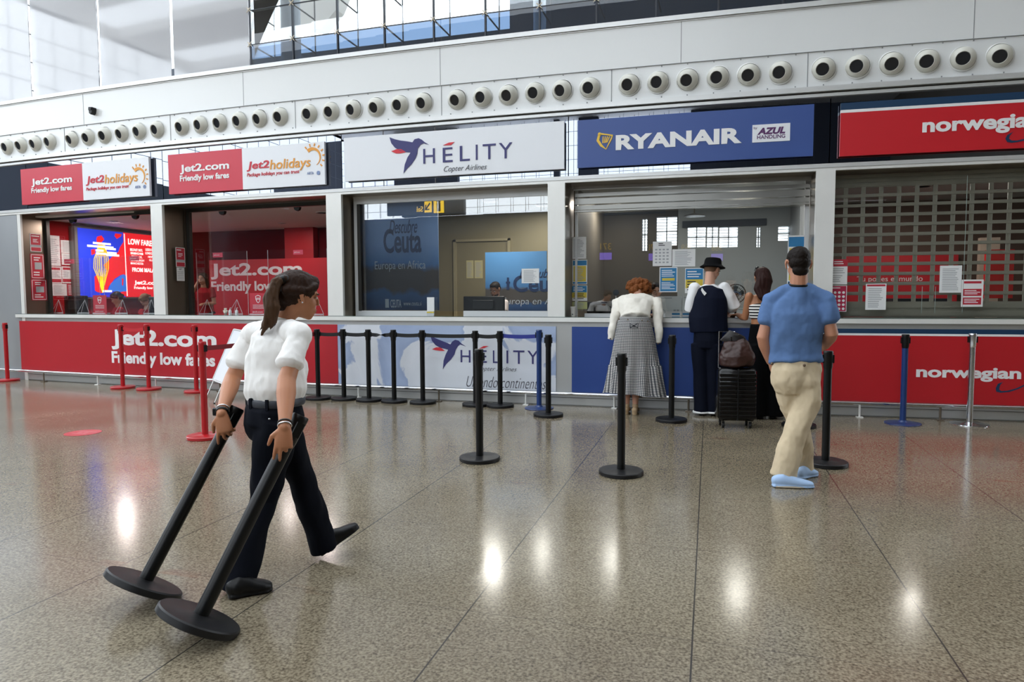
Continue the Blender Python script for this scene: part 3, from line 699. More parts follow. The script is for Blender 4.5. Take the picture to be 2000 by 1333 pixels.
# ---- perforated roller shutter
S5 = Fac(.35); ul = 1.36; ur5 = 5.0
zr = [S5.uv(1700, 372.5+19.15*k)[1] for k in range(12)]; us0 = S5.uv(1560+545/4.534, 582)[0]; pu = S5.uv(1560+700/4.534, 582)[0]-us0
mb = MB(); prev = 2.82; hh = .038
for z in zr:
    top = z+hh; mb.fbox(ul, ur5, .35, .362, top, prev); 
    n_ = max(1, int(round((prev-top)/.05)));
    for k in range(n_): zz = top+(prev-top)*(k+.5)/n_; mb.fbox(ul, ur5, .338, .35, zz-.017, zz+.017)
    prev = z-hh
mb.fbox(ul, ur5, .35, .362, 1.14, prev)
for k in range(2): zz = 1.14+(prev-1.14)*(k+.5)/2; mb.fbox(ul, ur5, .335, .35, zz-.03, zz+.02)
k = -4
while us0+k*pu < ur5:
    u = us0+k*pu-.02
    if u > ul: 
        for z in zr: mb.fbox(u, u+.04, .35, .362, z-hh, z+hh, 9)
    k += 1
SHT = M('shutter_metal', '#a09c8e', .5, .2, var=((2, 2, 8), .1))
sh = tag(part('roller_shutter', mb, SHT, None), 'closed perforated metal roller shutter behind the rightmost window', 'shutter')
mb = MB(); k = -4
while us0+k*pu < ur5:
    u = us0+k*pu
    if u > ul:
        for z in zr:
            for a in (u-.023, u+.019): mb.fbox(a, a+.004, .344, .352, z-hh, z+hh, 9)
    k += 1
part('slot_rims', mb, M('bright_rim', '#b9b7ac', .4, .3), sh)
# things seen through its slots
SD = YPl(11.9); SD2 = YPl(10.6)
mb = MB(); mb.rp(SD, 1648, 497, 1868, 600, .05, .05); mb.cur = 1; mb.tx(SD, 'Tu pones el mundo', 1672, 540, 1800, 553, off=.056, t=.004)
tag(part('wall_poster', mb, [M('poster_red', '#c4202c', .5), WL], None), 'red poster seen through the shutter slots', 'poster')
mb = MB(); mb.bx(2.4, 3.1, 10.4, 10.9, 0, 1.35); tag(part('office_cabinet', mb, M('cabinet_dark', '#1d2530', .5), None), 'dark cabinet half hidden behind the shutter', 'cabinet')
q0 = at(1930, 520, 10.6); mb = MB(); mb.bx(q0.x, q0.x+.28, 10.55, 10.75, 1.35, 2.0); tag(part('red_box_file', mb, M('box_red', '#cc2222', .5), None), 'bright red box standing behind the shutter', 'box')
q0 = at(1908, 520, 11.2); mb = MB(); mb.bx(q0.x, q0.x+.24, 11.1, 11.2, 0, 2.2); tag(part('door_panel', mb, M('beige_panel', '#b9a797', .6), None), 'narrow beige panel behind the shutter', 'panel')
mb = MB()
for px, y0, y1 in ((1884, 343, 612), (1800, 560, 612), (1826, 560, 612)): mb.rp(Fac(.12), px, y0, px+.9, y1, .004, .004)
struct('trim_28', mb, M('glass_edge', '#9aa8a2', .2))

# ---- paper notices: every sheet is a thing of its own
PRED = M('paper_red', '#b8283a', .6); PMAG = M('paper_magenta', '#b02048', .6); PBLUE = M('paper_blue', '#2f7fb4', .6); PYEL = M('paper_yellow', '#d9c24a', .6); PDB = M('paper_deep_blue', '#1f5c94', .6)
def notice(surf, rect, label, style='text', base=PAPER, group='paper notices on the windows', name='paper_notice', off=.004, seed=0):
    x0, y0, x1, y1 = rect; rd = random.Random(seed+int(x0*7)); mb = MB(); a0, b0, a1, b1 = rc(surf, *rect); mb.plate(surf, a0, b0, a1, b1, off, .0015)
    mats = [base, GREYTX, PRED, WHITE, PBLUE, PYEL, PMAG, DARKTX, PDB]
    def r(fx0, fy0, fx1, fy1, c, o=.0012):
        mb.cur = c; mb.plate(surf, a0+(a1-a0)*fx0, b1-(b1-b0)*fy1, a0+(a1-a0)*fx1, b1-(b1-b0)*fy0, off+o, .001)
    def lines(y0, y1, n, c, x0=.12, x1=.88):
        for k in range(n):
            y = y0+(y1-y0)*(k+.2)/n; r(x0, y, x0+(x1-x0)*rd.uniform(.6, 1), y+(y1-y0)/n*.42, c)
    if style == 'text': lines(.1, .93, 13, 1)
    elif style == 'head': r(.05, .03, .95, .1, 2); lines(.16, .93, 11, 1)
    elif style == 'icons':
        lines(.06, .2, 2, 7, .3, .7)
        for i in range(5):
            for jx in range(4): r(.12+jx*.2, .3+i*.13, .24+jx*.2, .36+i*.13, 1)
    elif style == 'redblocks': r(.1, .06, .9, .14, 2); r(.08, .34, .92, .6, 2); r(.08, .66, .92, .92, 2); lines(.38, .56, 3, 3, .14, .86); lines(.7, .88, 3, 3, .14, .86)
    elif style == 'redtop': r(0, 0, 1, .28, 2); lines(.34, .58, 3, 1); lines(.62, .92, 4, 1); lines(.06, .22, 2, 3, .3, .8)
    elif style == 'dots':
        r(.03, .02, .97, .98, 6); lines(.06, .14, 1, 3)
        for i in range(5):
            for jx in range(4):
                mb.cur = 3; ca = a0+(a1-a0)*(.17+.22*jx); cb = b1-(b1-b0)*(.27+i*.155); rr = abs(a1-a0)*.075
                mb.poly(surf, [(ca+rr*math.cos(t), cb+rr*math.sin(t)) for t in [2*PI*q/10 for q in range(10)]], off+.0026, .001, px=False)
    elif style == 'blueyellow': r(.04, .03, .96, .22, 4); r(.08, .25, .92, .88, 5); lines(.3, .85, 8, 1, .16, .84); r(.04, .9, .96, .97, 4)
    elif style == 'blue': r(.05, .04, .95, .96, 4); lines(.1, .4, 4, 3); r(.15, .44, .85, .54, 5); lines(.6, .9, 5, 3)
    elif style == 'bluehead': r(.03, .03, .97, .45, 4); r(.03, .45, .97, .8, 5); lines(.1, .4, 3, 3); lines(.5, .92, 4, 7)
    elif style == 'redsign': r(.06, .03, .94, .62, 2, .001); lines(.08, .2, 1, 3); lines(.28, .5, 3, 3, .25, .75); r(.02, .62, .98, .74, 1); r(.06, .76, .94, .97, 2)
    elif style == 'redframe':
        for q in ((.06, .03, .94, .05), (.06, .95, .94, .97), (.06, .03, .09, .97), (.91, .03, .94, .97)): r(*q, 3)
        lines(.12, .3, 2, 3, .25, .75); r(.3, .34, .8, .62, 1); lines(.7, .9, 2, 3, .2, .8)
    elif style == 'twin': r(.12, .06, .88, .2, 2); lines(.26, .66, 6, 1, .15, .85); r(.06, .74, .94, .93, 2)
    elif style == 'redlines': lines(.08, .94, 7, 3, .1, .9)
    o = part(name, mb, mats, None); return tag(o, label, 'notice', group)
def q6(x0, y0, x1, y1): return (30+x0/6.667, 440+y0/6.667, 30+x1/6.667, 440+y1/6.667)
LW = XPl(-11.45); JB = XPl(-11.24)
notice(LW, q6(437, 137, 580, 530), 'tall narrow pale sheet on the red side wall', 'text')
notice(LW, q6(590, 200, 778, 367), 'pale sheet with a red corner block on the red side wall', 'text', seed=2)
notice(LW, q6(600, 372, 795, 520), 'blank-looking pale sheet below the one with a red corner block', 'text', seed=3)
notice(LW, q6(457, 540, 600, 760), 'left one of the twin sheets with red header and footer bars', 'twin')
notice(LW, q6(605, 540, 730, 757), 'right one of the twin sheets with red header and footer bars', 'twin')
notice(LW, q6(475, 765, 668, 920), 'wide pale sheet, lowest on the red side wall', 'text', seed=4)
notice(LW, q6(675, 765, 810, 920), 'small red sheet with white lines, lowest on the red side wall', 'redlines', base=PRED)
notice(JB, q6(190, 115, 335, 345), 'topmost red and white sticker on the leftmost steel jamb', 'redsign', base=PAPER, name='jamb_sticker')
notice(JB, q6(196, 375, 376, 700), 'middle red sticker with a thin white frame on the leftmost steel jamb', 'redframe', base=PRED, name='jamb_sticker')
notice(JB, q6(205, 706, 412, 980), 'lowest red sticker with a thin white frame on the leftmost steel jamb', 'redframe', base=PRED, name='jamb_sticker')
JB2 = XPl(-8.03)
notice(JB2, (343, 484, 361, 522), 'red sticker on the steel jamb of the second window', 'redsign', name='jamb_sticker')
notice(JB2, (345, 523, 360, 549), 'small pale sticker below the red one on the second steel jamb', 'icons', name='jamb_sticker')
G3 = Fac(.30); G4 = Fac(.5); G5 = Fac(.12)
notice(G3, (1019, 525, 1053, 553.5), 'white sheet taped inside the middle window over the blue poster', 'text')
notice(Fac(.5), (706, 492, 719, 533), 'narrow sheet at the left edge of the middle window', 'text')
notice(G4, (1118, 508, 1147, 556), 'yellow and blue sheet at the left edge of the busy window', 'blueyellow')
notice(G4, (1116.5, 558, 1147, 588), 'blue over yellow sheet below the yellow and blue one', 'bluehead')
notice(G4, (1117, 463, 1145, 506), 'pale sheet high at the left edge of the busy window', 'text')
notice(G4, (1116.5, 590, 1147, 604), 'small greenish sheet low at the left edge of the busy window', 'text', base=M('paper_green', '#c4c88a', .7))
notice(G4, (1275, 472, 1312, 520), 'white sheet of small icons in the busy window', 'icons')
notice(G4, (1313, 487, 1358, 521), 'wide white text sheet beside the sheet of icons', 'text')
notice(G4, (1288, 522, 1323, 571), 'blue sheet with a white border below the sheet of icons', 'blue')
notice(G4, (1338, 524, 1374, 573), 'blue and yellow sheet half hidden by the man in the bucket hat', 'bluehead')
notice(G4, (1538, 460, 1579, 560), 'tall yellow sheet with a blue heading behind the man in the blue shirt', 'blueyellow')
notice(G5, (1617, 507, 1655, 556), 'white sheet with a red heading beside the steel pillar', 'redtop')
notice(G5, (1616, 558, 1653.5, 609), 'crimson sheet with rows of white dots below the red-headed sheet', 'dots', base=WHITE)
notice(G5, (1690.5, 554.5, 1730.5, 605.5), 'white sheet with a thin red heading low on the shuttered window', 'head')
notice(G5, (1835, 519, 1878, 572), 'plain white text sheet, highest on the shuttered window', 'text')
notice(G5, (1877.5, 546.5, 1920, 599.5), 'white sheet with red blocks at the right of the shuttered window', 'redblocks')
notice(YPl(11.3), (911, 509, 925, 544), 'left one of two small beige sheets on the khaki wall', 'text', base=M('paper_beige', '#c9bf90', .7))
notice(YPl(11.3), (927, 509, 943, 544), 'right one of two small beige sheets on the khaki wall', 'text', base=MATS['paper_beige'])
# ---- big backlit route board
LB = XPl(-11.30)
def p6(pts): return [(30+x/6.667, 440+y/6.667) for x, y in pts]
def glow(n, c, e): return M(n, c, .5, emit=e)
LBm = [glow('lb_blue', '#1c34c8', .8), glow('lb_red', '#e0121c', .8), glow('lb_white', '#fff4ee', 1.0), glow('lb_yellow', '#ffd21a', .9), M('lb_case', '#8c8a86', .4, .4), glow('lb_sea', '#2a6fd0', .8), glow('lb_grey', '#8d8fa8', .7)]
ya, yb = LB.uv(155, 520)[0], LB.uv(330, 520)[0]; za, zb = 1.42, 2.71
t = thing('backlit_board', 'glowing blue and red route map board on the red side wall', 'sign', (-11.36, (ya+yb)/2, 1.4))
mb = MB(); mb.bx(-11.445, -11.31, ya-.06, yb+.03, za-.03, zb+.03); part('case', mb, LBm[4], t)
ys = LB.uv(30+1420/6.667, 520)[0]
mb = MB(); mb.cur = 0; mb.plate(LB, ya, za, ys, zb, .0, .008); mb.cur = 1; mb.plate(LB, ys, za, yb, zb, .0, .008)
def pl(pts, c, off=.003): mb.cur = c; mb.poly(LB, p6(pts), off, .002)
pl([(1065, 150), (1120, 135), (1155, 185), (1120, 225), (1150, 290), (1210, 380), (1200, 400), (1080, 395), (1090, 330), (1080, 280), (1060, 230), (1055, 180)], 1)
pl([(985, 320), (1035, 310), (1040, 370), (990, 390)], 1)
pl([(1205, 470), (1250, 420), (1340, 350), (1360, 290), (1425, 190), (1432, 500), (1440, 640), (1370, 650), (1290, 700), (1215, 800), (1195, 860), (1120, 885), (1060, 870), (1035, 850), (1030, 670), (1060, 650), (1160, 680), (1190, 600), (1150, 520)], 1)
pl([(1300, 108), (1385, 118), (1370, 150), (1320, 180), (1290, 140)], 1)
pl([(1340, 880), (1420, 860), (1447, 900), (1447, 925), (1350, 925)], 1)
pl([(1290, 720), (1400, 640), (1440, 660), (1447, 860), (1340, 870), (1210, 850), (1240, 760)], 5, .005)
pl([(1385, 690), (1405, 700), (1400, 790), (1385, 780)], 1, .007)
for k in range(9):
    x_ = 1025+k*22; bul = (k-4)*9
    mb.cur = 3; mb.stroke(LB, p6([(1130, 880), (1125+(x_-1115)*.55, 700), (x_+bul*.2, 560), (x_+bul*.1, 440), (1060+k*15, 340), (1075+k*10, 260)]), .014, .009+.0004*k, .002)
mb.cur = 6
for (x, y, x2) in ((1005, 228, 1235), (930, 268, 1270), (1165, 298, 1300), (1040, 318, 1140), (1190, 350, 1310), (1045, 360, 1180), (1180, 380, 1345), (1130, 848, 1250)):
    mb.cur = 2; (a, b_), (c, d) = p6([(x, y), (x2, y+26)]); mb.rp(LB, a, b_, c, d, .014, .002)
mb.cur = 2; mb.stroke(LB, p6([(1415, 112), (1455, 925)]), .02, .006)
for st, x, y, x2, y2, b_ in (('LOW FARES', 1465, 190, 1800, 265, .03), ('BELFAST INTL', 1492, 308, 1655, 342, .01), ('BIRMINGHAM', 1498, 355, 1658, 385, .01), ('BRISTOL', 1512, 400, 1650, 430, .01), ('EDINBURGH', 1500, 445, 1672, 473, .01), ('MANCHESTER', 1500, 487, 1664, 514, .01), ('LEEDS BRADFORD', 1692, 310, 1900, 342, .01), ('LONDON STANSTED', 1690, 357, 1920, 388, .01), ('NEWCASTLE', 1725, 405, 1890, 432, .01), ('GLASGOW', 1740, 447, 1880, 473, .01), ('FROM MALAGA', 1520, 560, 1880, 615, .03), ('Jet2.com', 1545, 725, 1880, 790, .03), ('Friendly low fares', 1545, 800, 1885, 845, .02)):
    (a, c), (d, e) = p6([(x, y), (x2, y2)]); mb.tx(LB, st, a, c, d, e, off=.008, bold=b_)
part('display_face', mb, LBm, t)
# ---- second red office: red back panel with lettering, red column
SB = YPl(11.95)
a0, b0, a1, b1 = rc(SB, 410, 506, 640, 616)
mb = MB(); mb.bx(a0, a1, 11.95, 12.0, .0, b1); o = tag(part('red_back_panel', mb, M('panel_red', '#c01c28', .5), None), 'red panel with big white lettering at the back of the second office', 'panel')
letters(o, [('Jet2.com', 411.5, 513.5, 590, 545.5, .03, 0), ('Friendly low fares', 413, 549, 590, 574, .03, 0)], SB, WL, off=.006)
mb = MB(); c0 = at(556, 480, 12.02).x; c1 = at(612, 480, 12.02).x; mb.bx(c0, c1, 12.02, 12.19, 0, 2.8); struct('wall_office_column', mb, M('column_red', '#a5121c', .45))
# inner desks
mb = MB(); mb.bx(-11.2, -5.3, 9.55, 9.8, .70, .74); tag(part('office_desk', mb, M('desk_red', '#8f1a22', .5), None), 'long red inner desk behind the two red windows', 'desk')
mb = MB(); mb.bx(-4.8, -2.0, 9.5, 9.8, .70, .74); tag(part('office_desk', mb, M('desk_wood', '#6b5f4c', .5), None), 'inner desk behind the middle window', 'desk')
mb = MB(); mb.bx(-1.6, 1.1, 9.3, 9.6, .70, .74); tag(part('office_desk', mb, M('desk_grey', '#7b7f80', .5), None), 'inner desk behind the busy window', 'desk')
# posters of the middle office
def postermat(n, top, mid, rock):
    m = bpy.data.materials.new(n); m.use_nodes = True; nt = m.node_tree; nn = nt.nodes; L = nt.links; b = nn['Principled BSDF']
    tc = nn.new('ShaderNodeTexCoord'); sx = nn.new('ShaderNodeSeparateXYZ'); L.new(tc.outputs['Generated'], sx.inputs[0])
    nz = nn.new('ShaderNodeTexNoise'); nz.inputs['Scale'].default_value = 4; nz.inputs['Detail'].default_value = 6; L.new(tc.outputs['Generated'], nz.inputs[0])
    ma = nn.new('ShaderNodeMath'); ma.operation = 'MULTIPLY_ADD'; ma.inputs[1].default_value = .22; L.new(nz.outputs[0], ma.inputs[0]); L.new(sx.outputs[2], ma.inputs[2])
    r = nn.new('ShaderNodeValToRGB'); e = r.color_ramp.elements; e[0].position = .12; e[0].color = lin('#1d3a66'); e[1].position = 1; e[1].color = lin(top)
    for p, c in ((.27, '#2c5688'), (.31, rock), (.47, rock), (.53, mid), (.75, top)): q = e.new(p); q.color = lin(c)
    L.new(ma.outputs[0], r.inputs[0]); L.new(r.outputs[0], b.inputs['Base Color']); b.inputs['Roughness'].default_value = .35; return m
def zp(x, y): return (640+x/4.167, 360+y/4.167)
def poster(Y, rect, label, mat, items, seed):
    s = YPl(Y); mb = MB(); mb.rp(s, *rect, .0, .02); o = tag(part('travel_poster', mb, mat, None), label, 'poster', 'blue travel posters in the middle office')
    for nm, m, its in items:
        mb = MB()
        for st, x, y, x2, y2, b_, sh in its: (a, c), (d, e) = zp(x, y), zp(x2, y2); mb.tx(s, st, a, c, d, e, off=.006, bold=b_, shear=sh, t=.004)
        part(nm, mb, m, o)
    return o, s
DN = M('deep_navy', '#16305c', .5); PW = M('pale_ink', '#b9c4d0', .5)
o, s = poster(8.93, (700, 392, 856, 606), 'tall blue travel poster at the left of the middle office', postermat('poster_a', '#6f8fc0', '#3a6aa0', '#3a3330'),
    [('headline', DN, [('Descubre', 500, 290, 730, 400, 0, .4), ('Ceuta', 455, 360, 762, 560, .02, 0)]), ('lettering', PW, [('Europa en Africa', 385, 625, 797, 712, -.01, 0), ('CEUTA', 512, 940, 600, 1005, .01, 0), ('www.ceuta.si', 618, 955, 764, 988, -.005, 0)])], 1)
mb = MB(); x, y = zp(495, 935); mb.rp(s, x-6, y, x+1, y+17, .006, .004); part('city_emblem', mb, PW, o)
o, s = poster(10.6, (948, 492, 1068, 612), 'blue travel poster partly hidden behind the clerk', postermat('poster_b', '#5a92c8', '#4a80b8', '#54504c'),
    [('headline', DN, [('Ceuta', 1510, 740, 1950, 878, .02, 0), ('Descubre', 1560, 690, 1860, 762, 0, .4)]), ('lettering', M('pale_ink_b', '#c9d4de', .5), [('Europa en Africa', 1420, 925, 1960, 995, -.01, .1)])], 2)
mb = MB(); x, y = zp(1468, 760); mb.poly(s, [(x-2, y), (x+2, y), (x+3, y+24), (x-3, y+24)], .006, .004); mb.rp(s, x-4, y+8, x+4, y+12, .007, .005); part('lighthouse_emblem', mb, DN, o)
mb = MB(); mb.bx(-4.35, -4.3, 11.26, 11.3, 0, 2.4); mb.bx(-3.35, -3.3, 11.26, 11.3, 0, 2.4); mb.bx(-4.35, -3.3, 11.26, 11.3, 2.36, 2.4); struct('door_1', mb, M('door_edge', '#a59b7c', .4))
# monitors
def monitor(rect, Y, label, lean=0):
    s = YPl(Y); a0, b0, a1, b1 = rc(s, *rect); t = thing('monitor', label, 'monitor', ((a0+a1)/2, Y+.03, 1.0), 'computer monitors seen from behind')
    mb = MB(); mb.cbox(((a0+a1)/2, Y+.02, (b0+b1)/2), ((a1-a0)/2, .02, (b1-b0)/2), .008); part('casing', mb, M('monitor_black', '#15171a', .35), t)
    mb = MB(); mb.cbox(((a0+a1)/2, Y-.012, (b0+b1)/2), ((a1-a0)/2*.5, .02, (b1-b0)/2*.55), .008); part('rear_bulge', mb, M('monitor_grey', '#202327', .4), t)
    mb = MB(); mb.bx((a0+a1)/2-.03, (a0+a1)/2+.03, Y+.0, Y+.03, .76, b0+.05); mb.bx((a0+a1)/2-.12, (a0+a1)/2+.12, Y-.08, Y+.1, .742, .76); part('stand', mb, BLACK, t)
monitor((125, 578, 169, 612), 9.62, 'black monitor in the leftmost window'); monitor((905, 579, 985, 612), 9.55, 'black monitor in front of the bearded clerk')
monitor((1146, 590, 1200, 614), 9.7, 'black monitor at the left of the busy window'); monitor((290, 580, 300, 612), 9.6, 'monitor edge beside the pillar in the leftmost window')
# acrylic guards with triangular feet
AC = glassmat('acrylic', (.975, .98, .985), .004, .0, .12); ACE = M('acrylic_edge', '#cfd2d4', .2)
SG = Fac(.62); zt = 1.14
def guard(px0, px1, ptop, feet, lab, lpx, lpy):
    a0, _, a1, b1 = rc(SG, px0, ptop, px1, 612); t = thing('acrylic_guard', lab, 'screen', ((a0+a1)/2, W((a0+a1)/2)+.62, zt), 'clear acrylic counter guards')
    mb = MB(); mb.fbox(a0, a1, .618, .622, zt+.004, b1, 3); part('clear_panel', mb, AC, t)
    mb = MB(); mb.fbox(a0, a0+.004, .616, .624, zt, b1); mb.fbox(a1-.004, a1, .616, .624, zt, b1); part('panel_edges', mb, ACE, t)
    for f in feet:
        u = SG.uv(f, 600)[0]; mb = MB(); y = W(u)+.6; w = .13; h = .23
        for p, q in (((u-w, y-.02, zt+.005), (u, y+.02, zt+h)), ((u+w, y-.02, zt+.005), (u, y+.02, zt+h)), ((u, y-.06, zt+.005), (u, y+.02, zt+h))): mb.tube([p, q], .0028, n=5)
        mb.bx(u-w, u+w, y-.025, y-.012, zt, zt+.008); part('foot', mb, ACE, t)
    mb = MB(); mb.rp(SG, lpx-9, lpy-4.5, lpx+10, lpy+4.5, .006, .003); mb.cur = 1; mb.tx(SG, 'jet2.com', lpx-7, lpy-1.5, lpx+4, lpy+2, off=.0075, t=.002); part('label_sticker', mb, [M('sticker_pink', '#e8506a', .5), WL], t)
guard(98, 195, 505, (115, 166), 'clear acrylic guard at the left of the leftmost window', 135, 511)
guard(203, 303, 500, (240, 296), 'clear acrylic guard at the right of the leftmost window', 262, 505)
guard(385, 484, 492, (405, 463), 'clear acrylic guard at the left of the second window', 425, 498.5)
guard(524, 640, 487, (548, 620), 'clear acrylic guard at the right of the second window', 582, 493)
def cardstand(px0, y0, px1, y1, lab):
    s = Fac(.51); a0, b0, a1, b1 = rc(s, px0, y0, px1, y1); b0 = 1.14; t = thing('safety_card', lab, 'sign', ((a0+a1)/2, W(a0)+.51, b0), 'red safety cards on the counter')
    mb = MB(); mb.plate(s, a0, b0, a1, b1, .0, .006); part('card', mb, M('card_red', '#cc3444', .5), t)
    mb = MB(); cx, cz = (a0+a1)/2, b1-(b1-b0)*.27; r = (b1-b0)*.16
    mb.stroke(s, [(cx+r*x, cz+r*y) for x, y in ((0, 1.05), (.85, .75), (.8, -.1), (.45, -.8), (0, -1.2), (-.45, -.8), (-.8, -.1), (-.85, .75), (0, 1.05))], r*.18, .004, .003, px=False)
    mb.plate(s, cx-r*.5, cz-r*.3, cx-r*.15, cz+r*.35, .004, .003); mb.plate(s, cx+r*.15, cz-r*.3, cx+r*.5, cz+r*.35, .004, .003)
    for k in range(3): mb.plate(s, a0+(a1-a0)*.18, b1-(b1-b0)*(.58+.07*k), a1-(a1-a0)*.18, b1-(b1-b0)*(.56+.07*k), .004, .003)
    mb.text(s, 'Jet2.com', (a0+(a1-a0)*.15, b0+(b1-b0)*.06, a0+(a1-a0)*.75, b0+(b1-b0)*.14), off=.004); part('shield_print', mb, WL, t)
    mb = MB(); mb.bx(a0, a1, W(a0)+.49, W(a0)+.56, 1.138, 1.146); part('base', mb, ACE, t)
cardstand(182, 577, 208, 613, 'red safety card standing in front of the leaning clerk'); cardstand(488, 573, 521, 612, 'red safety card in the second window, beside the ponytailed woman')
# hand gel bottles and a tiny ornament
for k, px in enumerate((449, 462)):
    s = Fac(.5); u = s.uv(px, 600)[0]; y = W(u)+.5; t = thing('gel_bottle', ('left', 'right')[k]+' one of two small white pump bottles on the counter of the second window', 'bottle', (u, y, 1.138), 'pump bottles')
    mb = MB(); mb.lathe([(.022, 0), (.024, .01), (.024, .055), (.012, .065), (.01, .075)], (u, y, 1.138), n=14); part('bottle_body', mb, WHITE, t, smooth=True)
    mb = MB(); mb.tube([(u, y, 1.21), (u, y, 1.235), (u+.02, y, 1.237)], .004, n=6); part('pump', mb, WHITE, t)
s = Fac(.5); u = s.uv(440, 600)[0]; y = W(u)+.5; mb = MB()
for q, r_ in (((0, 0, .03), .03), ((0, 0, .07), .022), ((-.03, 0, .05), .014), ((.03, 0, .05), .014), ((-.015, 0, .09), .01), ((.015, 0, .09), .01)): mb.ell((u+q[0], y, 1.138+q[2]), r_, n=10, m=8)
t = tag(part('figurine', mb, M('cream', '#e8e0d0', .5), None, smooth=True), 'tiny cream teddy ornament on the counter beside the pump bottles', 'ornament')
# leaflet holder, cup, boxes, fan, mirror
s = Fac(.25); a0, b0, a1, b1 = rc(s, 834, 581, 848, 606); t = thing('leaflet_holder', 'small leaflet holder at the pay slot of the middle window', 'leaflet', ((a0+a1)/2, W(a0)+.25, 1.138))
mb = MB(); mb.plate(s, a0, 1.16, a1, b1, 0, .008); part('leaflet', mb, PAPER, t); mb = MB(); mb.plate(s, a0, 1.14, a1, 1.20, .01, .006); mb.cur = 1; mb.plate(s, a0, 1.175, a1, 1.195, .013, .003); part('pocket', mb, [ACE, PYEL], t)
s = Fac(.28); u = s.uv(1121.5, 605)[0]; y = W(u)+.2; t = thing('paper_cup', 'white paper cup at the left corner of the busy counter', 'cup', (u, y, 1.138))
mb = MB(); mb.lathe([(.026, 0), (.036, .12), (.038, .125), (.036, .128)], (u, y, 1.138), n=20); part('cup_body', mb, M('cup_white', '#e4e2dc', .6), t, smooth=True)
mb = MB(); mb.poly(YPl(y-.033), [(u-.008, 1.16), (u+.008, 1.16), (u+.008, 1.172), (u-.008, 1.172)], .002, .002, px=False); part('cup_logo', mb, DARKTX, t)
for k, (r_, lb) in enumerate((((1284, 579, 1331, 613), 'white printed box on the counter beside the bending woman'), ((1333, 578, 1352, 613), 'white box half hidden by the man in the bucket hat'))):
    s = Fac(.62); a0, b0, a1, b1 = rc(s, *r_); t = thing('printed_box', lb, 'box', ((a0+a1)/2, W(a0)+.7, 1.138), 'white printed boxes')
    mb = MB(); mb.fbox(a0, a1, .62, .76, 1.138, b1); part('carton', mb, PAPER, t)
    mb = MB(); mb.plate(s, a0+.02, b1-.03, a0+(a1-a0)*.6, b1-.02, .003, .002)
    if k == 0:
        mb.stroke(s, [(a0+.07+.03*math.cos(q), 1.19+.03*math.sin(q)) for q in [i*.7 for i in range(10)]], .008, .003, .002, px=False); mb.plate(s, a1-.1, 1.2, a1-.07, 1.22, .003, .002); mb.plate(s, a1-.06, 1.2, a1-.03, 1.22, .003, .002)
    mb.cur = 1; mb.plate(s, a1-.12, 1.15, a1-.02, 1.175, .003, .002); part('box_print', mb, [GREYTX, PBLUE], t)
q = at(1437, 574, 9.35); t = thing('desk_fan', 'round black desk fan behind the glass beside the bare-shouldered woman', 'fan', (q.x, 9.35, .74))
mb = MB(); Rm = Matrix.Rotation(PI/2, 3, 'X')
for rr, yy in ((.125, 0), (.12, .03), (.12, -.03), (.08, -.045), (.04, -.05)): mb.tube([q+Vector((rr*math.cos(a), yy, rr*math.sin(a))) for a in [2*PI*i/28 for i in range(28)]], .0035, closed=True, n=5, side=(0, 1, 0))
for i in range(24): a = 2*PI*i/24; mb.tube([q+Vector((.03*math.cos(a), -.05, .03*math.sin(a))), q+Vector((.08*math.cos(a), -.045, .08*math.sin(a))), q+Vector((.12*math.cos(a), -.03, .12*math.sin(a))), q+Vector((.125*math.cos(a), 0, .125*math.sin(a)))], .0016, n=4)
part('grille', mb, BLACK, t)
mb = MB()
for k in range(4): a = PI/2*k; mb.poly(YPl(q.y+.005), [(q.x+r_*math.cos(a+o_), q.z+r_*math.sin(a+o_)) for r_, o_ in ((.02, -.3), (.1, -.35), (.112, .1), (.1, .5), (.02, .5))], 0, .003, px=False)
part('blades', mb, M('blade', '#5d686c', .3), t)
mb = MB(); mb.ell(q, (.03, .045, .03)); mb.tube([q+Vector((0, .03, 0)), (q.x, q.y+.03, .78)], .014); mb.lathe([(.1, 0), (.09, .03)], (q.x, q.y+.03, .742)); part('stand', mb, BLACK, t)
q = at(1203, 572, 9.2); t = thing('desk_mirror', 'small round mirror on a white stem beside the curly-haired woman', 'mirror', (q.x, 9.2, 1.138))
mb = MB(); mb.lathe([(.04, 0), (.042, .006), (.04, .012)], q, n=24, R=Rm); part('disc', mb, M('mirror_grey', '#59626c', .15, .6), t); mb = MB(); mb.tube([(q.x, q.y, 1.14), q-Vector((0, 0, .04))], .005, n=8); mb.lathe([(.035, 0), (.035, .008)], (q.x, q.y, 1.138)); part('stem', mb, WHITE, t)

